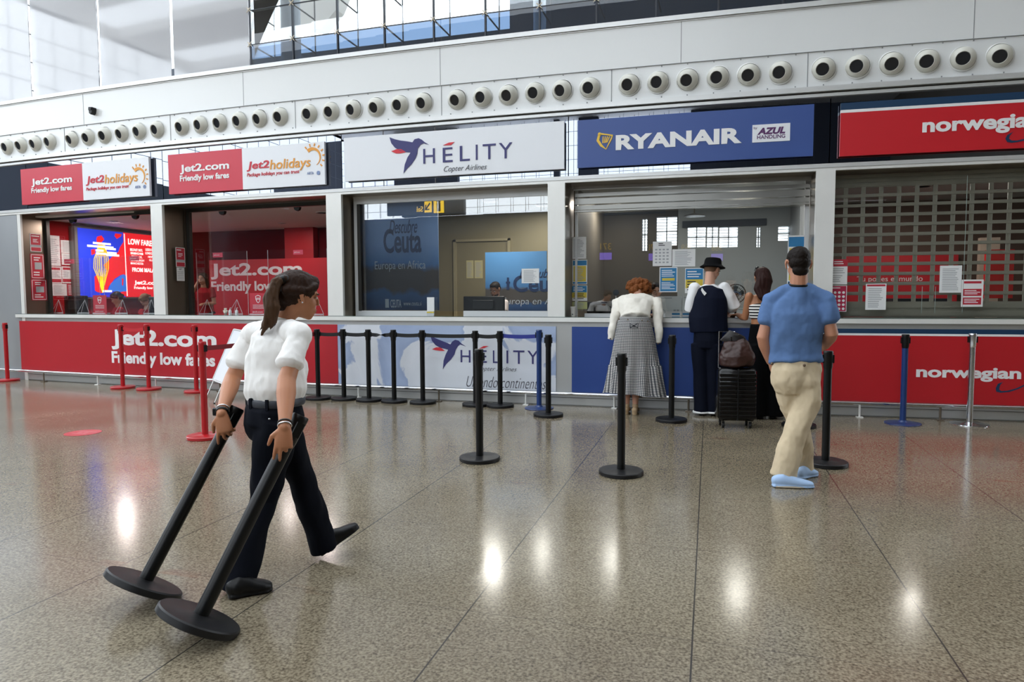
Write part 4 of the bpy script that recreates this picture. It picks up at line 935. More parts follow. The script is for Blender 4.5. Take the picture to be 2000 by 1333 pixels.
# ============================================================ BARRIER POSTS
SB_ = {'black': M('post_black', '#0a0b0c', .36, 0, spec=.35), 'red': M('post_red', '#b0161f', .3, coat=.3), 'blue': M('post_blue', '#15356e', .3, coat=.3), 'chrome': CHROME}
BASEB = M('base_black', '#131315', .45, spec=.35)
def post(kind, loc, label, h=.955, rz=0, head='own', group='queue barrier posts'):
    m = SB_[kind]; r = thing('barrier_post', label, 'barrier post', loc, group, rz)
    if kind == 'chrome': prof = [(.185, 0), (.187, .004), (.185, .008), (.06, .02), (.03, .03)]
    elif kind == 'blue': prof = [(.18, 0), (.182, .006), (.178, .012), (.05, .022), (.035, .04)]
    else: prof = [(.169, 0), (.174, .004), (.174, .028), (.168, .034), (.045, .036), (.036, .040)]
    mb = MB(); mb.lathe(prof, n=48); part('base', mb, BASEB if kind == 'black' else m, r, smooth=35, local=True)
    mb = MB(); mb.lathe([(.0315, .03), (.0315, h-.14)], n=24); part('pole', mb, m, r, smooth=35, local=True)
    hm = BLACK if kind in ('blue',) and head != 'same' else m
    mb = MB(); mb.lathe([(.0315, h-.15), (.036, h-.13), (.0385, h-.02), (.0385, h-.006), (.035, h)], n=24); hd = part('head', mb, hm, r, smooth=35, local=True)
    for s_ in (-1, 1): mb = MB(); mb.box((s_*.038, 0, h-.065), (.007, .018, .033)); part('belt_clip', mb, BLACK, hd, local=True)
    return r
def belt(par, p, q, mat, twist=False, w=.048, sag=.01):
    n = 24 if twist else 8; vs = []; p = Vector(p); q = Vector(q); d = (q-p).normalized(); side = Vector((-d.y, d.x, 0)).normalized()
    for i in range(n+1):
        t = i/n; c = p.lerp(q, t)-Vector((0, 0, sag*4*t*(1-t))); a = 0
        if twist: a = PI*min(1, max(0, (t-.25)/.5))
        up = Vector((0, 0, 1))*math.cos(a)+side*math.sin(a); nn = Vector((0, 0, 1))*-math.sin(a)+side*math.cos(a)
        vs += [c+up*w/2+nn*.001, c-up*w/2+nn*.001, c-up*w/2-nn*.001, c+up*w/2-nn*.001]
    fs = [(0, 1, 2, 3), tuple(4*n+k for k in (3, 2, 1, 0))]
    for i in range(n):
        for k in range(4): fs.append((4*i+k, 4*i+4+k, 4*i+4+(k+1) % 4, 4*i+(k+1) % 4))
    mb = MB(); mb.add(vs, fs); return part('belt', mb, mat, par)
def fl(px, py, Ymax=None):
    q = floor_at(px, py)
    if Ymax is not None: 
        lim = W(q.x)-Ymax
        if q.y > lim: d = ray(px, py); q = Vector((d.x/d.y*lim, lim, 0))
    return q
P = {}
def addp(key, kind, px, py, label, **k):
    q = fl(px, py, .29 if key != 'r0' else .25); P[key] = (post(kind, q, label, **k), q)
addp('r0', 'red', 15, 741, 'red barrier post at the far left edge of the hall', h=.99)
addp('r1', 'red', 240, 752, 'leftmost of the two red barrier posts joined by a short red belt', h=.99)
addp('r2', 'red', 291, 760, 'second of the two red barrier posts joined by a short red belt', h=1.0)
addp('r3', 'red', 384, 763, 'red barrier post against the red counter, right behind the nearest red post', h=1.0)
addp('r4', 'red', 401, 856, 'nearest red barrier post, standing alone on the open floor', h=.965)
for key, px, py, lb in (('b1', 622, 780, 'leftmost black post of the belted row by the counter'), ('b2', 672, 772, 'second black post from the left in the belted row'), ('b3', 721, 780, 'third black post of the belted row, left of the twisted belt'), ('b4', 770, 776, 'fourth black post of the belted row, right of the twisted belt'), ('b5', 826, 783, 'fifth black post of the belted row'), ('b6', 929, 785, 'sixth black post of the belted row, behind the nearer lone post'), ('b7', 977, 793, 'last black post of the belted row, joined to the blue post')):
    addp(key, 'black', px, py, lb, h=.965)
addp('blue', 'blue', 1053, 793, 'blue barrier post ending the belted row', h=.985, head='same')
addp('b8', 'black', 1071, 813, 'beltless black post just right of the blue belted post')
addp('f1', 'black', 937, 899, 'black post in the middle foreground with a belt clip')
addp('f2', 'black', 1213, 926, 'nearest standing black post, left of the gingham skirt')
addp('f3', 'black', 1311, 823, 'black post between the bending woman and the man in the hat', h=.965)
addp('f4', 'black', 1612, 908, 'black post beside the man in the blue shirt', h=.945)
addp('f5', 'black', 1560, 834, 'black post hidden behind the man in the blue shirt, only its base showing', h=.95)
addp('bl2', 'blue', 1763, 828, 'blue barrier post with a black head in front of the red swoosh panel', h=.975)
addp('ch', 'chrome', 1893, 829, 'polished chrome barrier post in front of the red swoosh panel', h=.985)
BB = M('belt_black', '#101114', .6); BRD = M('belt_red', '#c4222c', .6); BBL = M('belt_blue', '#2a3590', .6)
def jb(a, b_, m, z=.90, **k): 
    p = P[a][1]+Vector((0, 0, z)); q = P[b_][1]+Vector((0, 0, z)); d = (q-p); d.z = 0; d.normalize(); belt(P[a][0], p+d*.035, q-d*.035, m, **k)
jb('r1', 'r2', BRD, .935, sag=.03)
for a, b_ in (('b1', 'b2'), ('b2', 'b3'), ('b4', 'b5'), ('b5', 'b6'), ('b6', 'b7')): jb(a, b_, BB)
jb('b3', 'b4', BB, twist=True); jb('b7', 'blue', BBL, .905)
p = P['r4'][1]+Vector((.03, 0, .9)); q = P['b1'][1]+Vector((-.03, 0, .9)); belt(P['r4'][0], p, q, M('belt_maroon', '#8c1c26', .6), sag=.02)
# two posts being dragged: axis given by a base point and a top point
def dragged(base, top, label, h=.95):
    r = post('black', (0, 0, 0), label, h=h, group='black posts dragged by the ponytailed woman')
    ax = (top-base).normalized(); r.rotation_euler = ax.to_track_quat('Z', 'Y').to_euler(); r.location = base; return r, ax
BN = atF(384, 1218, 2.80); TN = atF(584, 820, 3.03); BFp = atF(277, 1148, 3.10); TF = atF(461, 800, 3.36)
near_post, AXN = dragged(BN, TN, 'nearer black barrier post dragged tilted by the ponytailed woman', h=(TN-BN).length+.02)
far_post, AXF = dragged(BFp, TF, 'farther black barrier post dragged tilted by the ponytailed woman', h=(TF-BFp).length+.01)
# ---- floor sticker, A-board, suitcase with bag
FLS = FloorS(); a, b_ = FLS.uv(162, 846); mb = MB(); mb.poly(FLS, [(a+.17*math.cos(2*PI*i/32), b_+.17*math.sin(2*PI*i/32)) for i in range(32)], .0022, .002, px=False)
mb.cur = 1; mb.poly(FLS, [(a-.12, b_+.05), (a+.12, b_+.05), (a+.12, b_+.07), (a-.12, b_+.07)], .003, .001, px=False); mb.poly(FLS, [(a-.1, b_-.06), (a+.1, b_-.06), (a+.1, b_-.045), (a-.1, b_-.045)], .003, .001, px=False)
for s_ in (-1, 1): mb.ell((a+s_*.04, b_, .0015), (.018, .035, .0018), n=12, m=6)
tag(part('floor_sticker', mb, [M('sticker_red', '#b8343c', .4), M('sticker_pale', '#c87478', .5)], None), 'round red distancing sticker on the polished floor', 'sticker')
A0 = at(457, 644, 8.05); A1 = at(479, 648, 7.78)      # hinge line of the A-board
dr = (A1-A0).normalized(); lean = Vector((-dr.y, dr.x, 0)); lean = lean if lean.x < 0 else -lean
t = thing('folding_board', 'white A-frame folding board with silver edges beside the red counter', 'sign stand', (A0.x, A0.y-.15, 0))
H0 = A0.z
def leaf(sgn):
    tp0, tp1 = A0, A1; dn = (lean*sgn*.42+Vector((0, 0, -H0))); dn_u = dn.normalized()
    L_ = dn.length; face_end = .72*L_
    nrm = dr.cross(dn_u).normalized()
    mb = MB(); c = (tp0+tp1)/2+dn_u*face_end/2; R_ = Matrix((dr, dn_u, nrm)).transposed(); hw = (tp1-tp0).length/2
    mb.box(c, (hw-.012, face_end/2-.012, .004), R_); part('board_face', mb, M('board_white', '#dfe3ea', .35), t)
    mb = MB()
    for s_ in (-1, 1): mb.box(c+dr*s_*hw, (.009, face_end/2, .011), R_)
    for s_ in (-1, 1): mb.box(c+dn_u*s_*face_end/2, (hw, .009, .011), R_)
    part('frame', mb, ALU, t)
    for s_ in (-1, 1):
        mb = MB(); mb.tube([tp0.lerp(tp1, .5+s_*.42)+dn_u*face_end, tp0.lerp(tp1, .5+s_*.42)+dn_u*L_*.995], .008, n=8); lg = part('leg', mb, ALU, t)
        mb = MB(); mb.ell(tp0.lerp(tp1, .5+s_*.42)+dn_u*L_*.995+Vector((0, 0, .008)), .012); part('rubber_foot', mb, BLACK, lg)
leaf(1); leaf(-1)
SCm = M('case_black', '#060607', .25, coat=.25, spec=.3, bump=((60, 60, 60), .02, .002))
q = floor_at(1436, 838); q.y += .13; cx, cy = q.x, q.y; wz = (at(1436, 722, cy).z)
hw = (at(1471, 780, cy).x-at(1391, 780, cy).x)/2-.01; R0 = Matrix.Rotation(math.radians(10), 3, 'Z')
t = thing('suitcase', 'black ribbed hard-shell suitcase with its handle pulled up', 'suitcase', (cx, cy, 0))
mb = MB(); mb.cbox((cx, cy, .05+wz/2), (hw-.004, .128, (wz-.06)/2), .03, R0)
body = part('shell', mb, SCm, t, smooth=50)
mb = MB()
for k in range(11):
    z = .13+(wz-.18)*k/10; mb.cbox((cx, cy, z), (hw-.012, .132, .017), .004, R0)
part('ribs', mb, SCm, t)
mb = MB(); mb.cbox((cx, cy, .05+wz/2), (.006, .137, (wz-.07)/2), .004, R0); part('zip_seam', mb, BLACK, t)
for sx in (-1, 1):
    for sy in (-1, 1):
        c = Vector((cx, cy, .028))+R0@Vector((sx*(hw-.06), sy*.085, 0)); mb = MB(); mb.lathe([(.026, -.012), (.028, -.008), (.028, .008), (.026, .012)], c, n=16, R=Matrix.Rotation(PI/2, 3, 'Y')); mb.box(c+Vector((0, 0, .022)), (.014, .014, .02)); part('wheel', mb, BLACK, t)
hx = at(1404, 680, cy+.05).x; ztop = at(1404, 648, cy+.05).z
mb = MB(); mb.tube([(hx, cy+.05, wz-.02), (hx, cy+.05, ztop), (hx+.16, cy+.06, ztop), (hx+.16, cy+.06, wz-.02)], .008, n=8); part('pull_handle', mb, CHROME, t)
mb = MB(); mb.cbox((cx, cy, wz+.005), (.07, .015, .012), .006, R0); part('top_handle', mb, BLACK, t)
BR = M('bag_leather', '#351a13', .42, coat=.08, bump=((18, 18, 18), .25, .01)); 
t = thing('leather_bag', 'brown leather tote bag resting on the black suitcase', 'bag', (cx+.02, cy, wz+.02))
z0 = wz+.022; xl = at(1400, 690, cy).x+.03; xr = at(1472, 690, cy).x
mb = MB(); c = Vector(((xl+xr)/2, cy-.02, z0))
mb.tube([c+Vector((0, 0, .03)), c+Vector((0, 0, .12)), c+Vector((-.01, 0, .22)), c+Vector((-.02, 0, .28))], [((xr-xl)/2*1.02, .10), ((xr-xl)/2*1.08, .11), ((xr-xl)/2*.85, .07), ((xr-xl)/2*.66, .035)], side=(1, 0, 0), n=20, cap=.3)
bag = fuse('bag_body', mb, BR, t, .01, 3, disp=[(.018, 9, 9, 9, 3), (.006, 30, 30, 30, 5)])
mb = MB(); mb.tube([c+Vector((-.05, .0, .27)), c+Vector((-.06, -.02, .33)), c+Vector((.02, -.03, .35)), c+Vector((.08, -.02, .31)), c+Vector((.08, 0, .25))], .008, n=8); part('bag_strap', mb, M('bag_dark', '#17110f', .4), t)
mb = MB(); mb.tube([c+Vector((-.05, .04, .24)), c+Vector((.0, .05, .36))], [(.13, .03), (.09, .02)], side=(1, 0, 0), cap=.3); part('bag_insert', mb, M('bag_dark', '#17110f', .4), t, smooth=True)

# ============================================================ PEOPLE
SKIN = {}
def skin(n, c):
    m = M('skin_'+n, c, .48, bump=((90, 90, 90), .05, .002), var=((9, 9, 9), .06)); m.node_tree.nodes['Principled BSDF'].inputs['Subsurface Weight'].default_value = .06
    m.node_tree.nodes['Principled BSDF'].inputs['Subsurface Radius'].default_value = (.02, .008, .004); return m
def cloth(n, c, rough=.85, var=.05): return M('cloth_'+n, c, rough, spec=.2, bump=((350, 350, 350), .12, .001), var=((14, 14, 14), var), sheen=0)
def hairmat(n, c): return M('hair_'+n, c, .55, spec=.16, bump=((260, 260, 14), .4, .003), var=((90, 90, 6), .35))
def V3(*a): return Vector(a)
def frame(fwd, up=(0, 0, 1)):
    f = Vector(fwd).normalized(); u = Vector(up); r = f.cross(u).normalized(); u = r.cross(f); return Matrix((r, f, u)).transposed()     # columns: right, forward, up
def head_shape(mb, c, R, s=1.0, jaw=1.0, nose=1.0):
    def L(x, y, z): return c+R@Vector((x*s, y*s, z*s))
    def E(x, y, z, a, b, d): mb.ell(L(x, y, z), (a*s, b*s, d*s), R, 20, 14)
    E(0, -.012, .030, .075, .094, .083); E(0, -.035, .005, .068, .068, .07); E(0, .022, -.035, .060*jaw, .066, .070); E(0, .048, -.078, .036*jaw, .040, .030); E(0, .062, -.097, .020, .018, .014)
    E(.03, .052, -.03, .028, .028, .032); E(-.03, .052, -.03, .028, .028, .032); E(0, .074, .022, .045, .014, .012)
    mb.tube([L(0, .082, .015), L(0, .096, -.008), L(0, .099*nose, -.026)], [(.007*s, .006*s), (.009*s, .008*s), (.012*s, .009*s)], side=R@Vector((1, 0, 0)), n=10)
    E(0, .086, -.056, .021, .011, .006); E(0, .084, -.068, .019, .011, .008); E(.0, .08, -.062, .024, .012, .014)
    for k in (-1, 1):
        mb.tube([L(k*.074, .004, .018), L(k*.084, -.010, .020), L(k*.086, -.014, .0), L(k*.078, .0, -.030), L(k*.073, .006, -.034)], [(.006*s, .010*s), (.006*s, .013*s), (.006*s, .013*s), (.006*s, .009*s), (.005*s, .006*s)], side=R@Vector((1, 0, 0)), n=8)
def face_bits(c, R, s, par, brow='#2a1a12', eyes=True, mouth='#8a4a44'):
    def L(x, y, z): return c+R@Vector((x*s, y*s, z*s))
    mb = MB()
    for k in (-1, 1): mb.ell(L(k*.031, .078, .002), (.012*s, .006*s, .007*s), R, 10, 8)
    e = part('eyes', mb, M('eye_white', '#e6e2dc', .3), par, smooth=True)
    mb = MB()
    for k in (-1, 1): mb.ell(L(k*.031, .0825, .002), (.0055*s, .003*s, .0055*s), R, 10, 8)
    part('iris', mb, M('eye_dark', '#22160f', .2), e, smooth=True)
    mb = MB()
    for k in (-1, 1): mb.tube([L(k*.048, .076, .018), L(k*.032, .086, .023), L(k*.016, .089, .019)], .0035*s, n=6)
    part('eyebrows', mb, M('brow_'+brow, brow, .8), par)
    mb = MB(); mb.ell(L(0, .091, -.056), (.019*s, .006*s, .0045*s), R, 12, 6); mb.ell(L(0, .090, -.066), (.017*s, .007*s, .006*s), R, 12, 6); part('lips', mb, M('lips_'+mouth, mouth, .45), par, smooth=True)
def hand(mb, w, D, N, side, curl=(.3, .35, .4, .5), spread=.06, thumb=.5, s=1.0, lens=(.068, .078, .072, .056)):
    """w wrist, D pointing to the fingers, N out of the back of the hand, side: direction of the thumb"""
    D = Vector(D).normalized(); N = Vector(N); N = (N-D*N.dot(D)).normalized(); S = D.cross(N); S = S if S.dot(Vector(side)) > 0 else -S
    w = Vector(w)
    mb.tube([w-D*.01*s, w+D*.03*s, w+D*.065*s, w+D*.085*s], [(.024*s, .017*s), (.034*s, .016*s), (.040*s, .014*s), (.038*s, .011*s)], side=S, n=14)
    for i in range(4):
        o = (1.5-i)/1.5; b = w+D*(.082-(.004 if i in (0, 2) else 0)-(.012 if i == 3 else 0))*s+S*o*.029*s
        d = (D+S*o*spread).normalized(); c = curl[i] if isinstance(curl, (tuple, list)) else curl; L_ = lens[i]*s
        pts = [b-d*.012*s, b]; a = 0
        for f_, k in ((.45, .55), (.30, .95), (.25, .65)):
            a += c*k; dd = (d*math.cos(a)-N*math.sin(a)); pts.append(pts[-1]+dd*L_*f_)
        mb.tube(pts, [.0088*s, .0092*s, .0085*s, .0078*s, .0065*s], side=S, n=10)
    b = w+D*.022*s+S*.024*s; d1 = (D*.65+S*.75-N*.35*thumb).normalized(); d2 = (D*.85+S*.3-N*.8*thumb).normalized()
    mb.tube([b, b+d1*.034*s, b+d1*.034*s+d2*.028*s, b+d1*.034*s+d2*.050*s], [.013*s, .0105*s, .0095*s, .0075*s], side=N, n=10)
def arm(mb, sh, el, wr, r=(.046, .036, .034, .022), s=1):
    sh, el, wr = Vector(sh), Vector(el), Vector(wr)
    mb.tube([sh, sh.lerp(el, .45), el, el.lerp(wr, .3), wr.lerp(el, .15), wr], [r[0]*s, (r[0]*.9)*s, r[1]*s, r[2]*1.08*s, r[3]*1.15*s, r[3]*s], n=14)
def person(label, loc, group=None): return thing('person', label, 'person', loc, group)
def ptube(mb, pts, rad, side, cap=.3, n=20): mb.tube(pts, rad, side=side, cap=cap, n=n)
def shoe(mb, heel, toe, up=(0, 0, 1), w=.042, h=.06, sole=True):
    heel, toe, up = Vector(heel), Vector(toe), Vector(up).normalized(); d = toe-heel; S = d.cross(up).normalized()
    st = [(.08, .031, .040, .040), (.25, .034, .048, .050), (.45, .037, .040, .042), (.62, .042, .030, .034), (.80, .044, .024, .028), (.93, .034, .018, .022)]
    mb.tube([heel+d*t+up*(cc+.004) for t, ww, hh, cc in st], [(ww*w/.042, hh) for t, ww, hh, cc in st], side=S, n=18, cap=.9)
    so = [(.02, .030), (.12, .036), (.3, .034), (.5, .034), (.7, .043), (.85, .044), (.97, .032)]
    mb.tube([heel+d*t+up*.010 for t, ww in so], [(ww*w/.042, .010) for t, ww in so], side=S, n=16, cap=.9)
    mb.tube([heel+d*.05+up*.014, heel+d*.25+up*.014], [(.034*w/.042, .014), (.034*w/.042, .014)], side=S, n=14, cap=.9)

# ------------------------------------------------ 1. the woman dragging two posts
Hh = V3(.69, .72, 0).normalized(); Ll = V3(-.72, .69, 0).normalized(); SK1 = skin('tan', '#b57a58')
FOOT = floor_at(485, 1160)
w1 = person('ponytailed woman in white short-sleeved shirt walking and dragging two black posts', V3(-2.05, 2.85, 0))
pel = at(536, 800, 2.84); hd = at(584, 578, 2.93)
shR = at(585, 655, 2.76); shL = at(490, 655, 3.0); elR = at(560, 742, 2.64); wrR = atF(556, 834, 2.90); elL = at(455, 738, 2.93); wrL = atF(433, 808, 3.25)
chest = (shR+shL)/2+V3(0, 0, -.07); neckb = (shR+shL)/2+V3(.02, .02, .02)
hipR = pel-Ll*.085; hipL = pel+Ll*.085
knR = at(516, 975, 2.79); anR = at(468, 1135, 2.66); knL = at(588, 935, 3.02); anL = at(630, 1058, 3.14)
HR = frame(V3(.64, .76, -.18))
mb = MB(); head_shape(mb, hd, HR, 1.0, .95)
mb.tube([neckb-V3(0, 0, .04), neckb+V3(.005, .005, .05), hd+HR@V3(0, -.02, -.06)], [.056, .05, .05])
ptube(mb, [pel.lerp(chest, .25), pel.lerp(chest, .4), chest, neckb-V3(0, 0, .02)], [(.10, .07), (.115, .08), (.14, .09), (.10, .05)], Ll, cap=.3)
for a, b_, c in ((shR, elR, wrR), (shL, elL, wrL)): arm(mb, a+V3(0, 0, -.02), b_, c, (.040, .041, .040, .024))
# right hand: fingers hang over the near post; left hand: fingers wrap over the far post
camd = ray(555, 850).normalized()
hand(mb, wrR, (atF(552, 885, 2.90)-wrR), -camd-CR*.1, -CR, curl=(.22, .35, .95, 1.2), spread=.12, thumb=.6, s=1.0)
hand(mb, wrL, (atF(440, 850, 3.25)-wrL), -ray(440, 830).normalized()-CR*.35, -CR, curl=(.2, .7, .9, 1.0), spread=.25, thumb=.6, s=1.0)
mb.tube([pel.lerp(chest, .3), pel-V3(0, 0, .05)], [.08, .07])
for h, k, a in ((hipR, knR, anR), (hipL, knL, anL)): mb.tube([h-V3(0, 0, .05), k, a], [.055, .045, .035])
body1 = fuse('body', mb, SK1, w1, .0045, 3)
face_bits(hd, HR, 1.0, body1, '#3a2418')
# hair: cap, gathered back, ponytail
HM1 = hairmat('brown', '#2c1a10')
mb = MB(); L1 = lambda x, y, z: hd+HR@V3(x, y, z)
mb.ell(L1(0, -.018, .040), (.083, .100, .086), HR, 24, 16); mb.ell(L1(0, -.050, .0), (.073, .068, .070), HR, 20, 12); mb.ell(L1(0, .045, .075), (.055, .045, .038), HR)
for k in (-1, 1): mb.tube([L1(k*.062, .052, .055), L1(k*.075, .022, .032), L1(k*.074, -.02, .02), L1(k*.055, -.075, .015)], [.020, .017, .026, .03], n=10)
mb.tube([L1(.0, -.085, -.02), L1(0, -.07, -.06)], [.045, .03])
tie = at(556, 546, 2.84)
mb.tube([L1(0, -.09, .05), tie], [.045, .022])
hair1 = fuse('hair', mb, HM1, w1, .005, 3, disp=[(.0035, 60, 60, 25, 2), (.002, 160, 160, 40, 5)])
mb = MB(); pts = [tie, at(541, 550, 2.81), at(532, 575, 2.785), at(531, 600, 2.77), at(524, 630, 2.77), at(510, 656, 2.78)]
mb.tube(pts, [.018, .025, .031, .030, .022, .006], n=16)
mb.tube([pts[1], at(524, 585, 2.79), at(524, 620, 2.79), at(508, 645, 2.79)], [.022, .024, .018, .005], n=10)
mb.tube([pts[2], at(540, 600, 2.77), at(535, 630, 2.77), at(528, 645, 2.77)], [.022, .022, .014, .004], n=10)
pony = fuse('ponytail', mb, hairmat('light_brown', '#46301f'), w1, .005, 2, disp=[(.006, 55, 55, 6, 9), (.003, 150, 150, 12, 4)])
mb = MB(); d = (pts[1]-tie).normalized(); c0 = tie+d*.004; mb.tube([c0-d*.006, c0+d*.006], [.022, .022], n=14); part('hair_tie', mb, BLACK, pony, smooth=True)
mb = MB(); mb.ell(L1(.086, -.004, -.034), .0045, None, 8, 6); part('earring', mb, CHROME, body1, smooth=True)
# shirt
SH = M('shirt_white', '#efedea', .85, spec=.2, bump=((22, 22, 10), .35, .012))
mb = MB()
waist = at(540, 778, 2.85)
ptube(mb, [waist+V3(0, 0, -.015), waist+V3(0, 0, .04), waist.lerp(chest, .4)-Hh*.0, chest+V3(0, 0, -.02), chest+V3(0, 0, .045), neckb+V3(0, 0, -.005)], [(.150, .122), (.168, .145), (.174, .142), (.180, .130), (.160, .105), (.075, .065)], Ll, cap=.15, n=28)
mb.ell(waist.lerp(chest, .55)+Hh*.05, (.11, .11, .11))
for s_ in (shR, shL): mb.tube([neckb+V3(0, 0, .012), neckb.lerp(s_, .55)+V3(0, 0, .012), s_+V3(0, 0, -.005)], [.050, .056, .058], n=18)
for s_, e_ in ((shR, elR), (shL, elL)):
    mb.tube([s_+V3(0, 0, -.012), s_.lerp(e_, .35), s_.lerp(e_, .66)], [.052, .060, .067], cap=.6, n=20)
    mb.tube([s_.lerp(e_, .5), s_.lerp(e_, .67)], [.064, .070], cap=.01, n=24)
fuse('shirt', mb, SH, w1, .006, 5, disp=[(.012, 7, 7, 3.2, 1), (.009, 15, 15, 9, 8), (.003, 42, 42, 25, 3)])
mb = MB(); 
mb.tube([neckb+V3(0, 0, .005), neckb+V3(.010, .010, .062)], [(.080, .072), (.068, .063)], side=Ll, cap=.05, n=24)
fuse('collar', mb, SH, w1, .004, 2)
mb = MB(); R_ = [neckb+V3(.004, .004, .026)+Ll*.080*math.cos(a)+Hh*.073*math.sin(a) for a in [2*PI*i/24 for i in range(24)]]
mb.tube(R_, [(.011, .003)]*24, side=(0, 0, 1), closed=True, n=8); part('lanyard', mb, M('lanyard_navy', '#24365e', .6), w1, smooth=True)
mb = MB(); mb.tube([shR+V3(.0, -.03, .0)]*1+[shR+V3(.02, -.02, -.03)], .002) if False else None
# belt & trousers
TR1 = M('trousers_navy', '#0c0f18', .85, spec=.12, bump=((16, 16, 6), .35, .012))
mb = MB()
ptube(mb, [waist+V3(0, 0, -.02), pel+V3(0, 0, -.01), pel+V3(0, 0, -.075)-Hh*.01], [(.150, .118), (.172, .138), (.160, .135)], Ll, cap=.2, n=28)
mb.ell(pel-Hh*.02+V3(0, 0, -.06), (.135, .115, .13))
for h, k, a, sgn in ((hipR, knR, anR, 0), (hipL, knL, anL, 1)):
    mb.tube([h+V3(0, 0, -.03), h.lerp(k, .5), k, k.lerp(a, .5), a+(a-k).normalized()*.045], [(.100, .100), (.086, .090), (.069, .072), (.068, .072), (.068, .078)], side=Ll, cap=.05, n=22)
fuse('trousers', mb, TR1, w1, .007, 4, disp=[(.012, 6, 6, 5, 11), (.010, 16, 16, 9, 4)])
mb = MB(); wc = waist+V3(0, 0, -.010); ring = [wc+Ll*.160*math.cos(a)+Hh*.130*math.sin(a) for a in [2*PI*i/40 for i in range(40)]]
mb.tube(ring, [(.019, .005)]*40, side=(0, 0, 1), closed=True, n=8); bl = part('waist_belt', mb, M('belt_grey', '#30343c', .5), w1, smooth=True)
mb = MB()
for a in (-2.6, -1.9, -1.2, .2): mb.box(wc+Ll*.164*math.cos(a)+Hh*.134*math.sin(a), (.007, .007, .025))
part('belt_loops', mb, TR1, bl)
mb = MB(); mb.ell(at(526, 819, 2.70), .006); part('pocket_button', mb, CHROME, w1, smooth=True)
SHB = M('shoe_black', '#0a0a0b', .45, spec=.3)
hR = floor_at(447, 1170); tR = floor_at(531, 1152); hR.z = tR.z = 0
mb = MB(); shoe(mb, hR, tR, w=.044); mb.tube([anR, hR.lerp(tR, .2)+V3(0, 0, .05)], .042); fuse('shoe', mb, SHB, w1, .005, 3)
hL = floor_at(627, 1092); hL.z = .012; tL = at(690, 1040, hL.y+.15); dv = (tL-hL); tL = hL+dv.normalized()*.245
mb = MB(); shoe(mb, hL, tL, up=V3(-.3, -.1, 1)); mb.tube([anL, hL.lerp(tL, .2)+V3(0, 0, .05)], .042); fuse('shoe', mb, SHB, w1, .005, 3)
# watch and bracelets
def bangle(c, d, r, w, mat, name, lab=None, thick=.003):
    d = Vector(d).normalized(); A = d.orthogonal().normalized(); B = d.cross(A); mb = MB()
    mb.tube([c+A*r*math.cos(a)+B*r*math.sin(a) for a in [2*PI*i/24 for i in range(24)]], [(w, thick)]*24, side=d, closed=True, n=8); return part(name, mb, mat, w1, smooth=True, label=lab)
dL = (wrL-elL).normalized(); bangle(wrL-dL*.012, dL, .028, .009, BLACK, 'watch_strap'); mb = MB(); mb.cbox(wrL-dL*.012-CR*.030, (.006, .016, .019), .004, frame(CR)); part('watch_case', mb, M('watch_face', '#10131c', .15), w1)
bangle(wrL-dL*.032, dL, .029, .004, CHROME, 'bracelet')
dR_ = (wrR-elR).normalized(); bangle(wrR-dR_*.006, dR_, .028, .004, CHROME, 'bracelet'); bangle(wrR-dR_*.020, dR_, .028, .004, M('bead_dark', '#2b2522', .4), 'bracelet')

# ------------------------------------------------ generic standing figure seen from behind
def legs(mb, pairs, side, rads=((.095, .085, .066, .06, .062))):
    for h, k, a in pairs: mb.tube([h, h.lerp(k, .5), k, k.lerp(a, .5), a], [rads[0], rads[1], rads[2], rads[3], rads[4]], side=side, cap=.1, n=20)
# 2. man in the blue T-shirt
Y2 = 5.42; SK2 = skin('fair', '#b98266'); side2 = V3(.97, .22, 0).normalized(); f2 = V3(-.22, .97, 0).normalized()
w2 = person('dark-haired man in blue T-shirt and beige trousers, legs crossed, seen from behind', V3(.62, Y2, 0))
hd = at(1559, 516, Y2+.01); shl = at(1508, 585, Y2); shr = at(1611, 585, Y2-.02); ell_ = at(1490, 660, Y2-.02); wrl = at(1504, 706, Y2+.06); elr = at(1624, 652, Y2-.02); wrr = at(1612, 676, Y2+.20)
neckb = (shl+shr)/2+V3(0, .0, .095); chest = (shl+shr)/2-V3(0, 0, .10); waist = at(1554, 690, Y2+.01); pel = at(1554, 722, Y2)
HR = frame(V3(-.12, 1, -.22))
mb = MB(); head_shape(mb, hd, HR, 1.07); mb.tube([neckb-V3(0, 0, .04), hd+HR@V3(0, -.02, -.05)], [.066, .058])
ptube(mb, [pel, waist, chest, neckb-V3(0, 0, .03)], [(.15, .10), (.14, .09), (.16, .10), (.10, .05)], side2, cap=.6)
arm(mb, shl-V3(0, 0, .02), ell_, wrl, (.046, .046, .045, .03)); arm(mb, shr-V3(0, 0, .02), elr, wrr, (.046, .047, .046, .03))
hand(mb, wrl, V3(.25, .2, -1), -side2, f2, curl=.5); hand(mb, wrr, V3(-.35, .9, -.2), V3(.6, .0, .5), V3(-.2, 0, 1), curl=(.9, 1., 1.1, 1.2), thumb=.8)
k1 = at(1556, 838, Y2-.06); a1 = at(1532, 926, Y2-.10); k2 = at(1562, 835, Y2+.08); a2 = at(1570, 918, Y2+.22)
for h, k, a in ((pel+side2*.08, k1, a1), (pel-side2*.07, k2, a2)): mb.tube([h, k, a], [.07, .05, .035])
b2 = fuse('body', mb, SK2, w2, .006, 3)
face_bits(hd, HR, 1.04, b2)
mb = MB(); L1 = lambda x, y, z: hd+HR@V3(x, y, z)
mb.ell(L1(0, -.018, .042), (.083, .100, .084), HR, 24, 16); mb.ell(L1(0, -.048, -.002), (.077, .066, .062), HR, 20, 12); mb.ell(L1(0, -.056, -.062), (.058, .040, .045), HR); mb.ell(L1(0, .045, .075), (.06, .045, .036), HR)
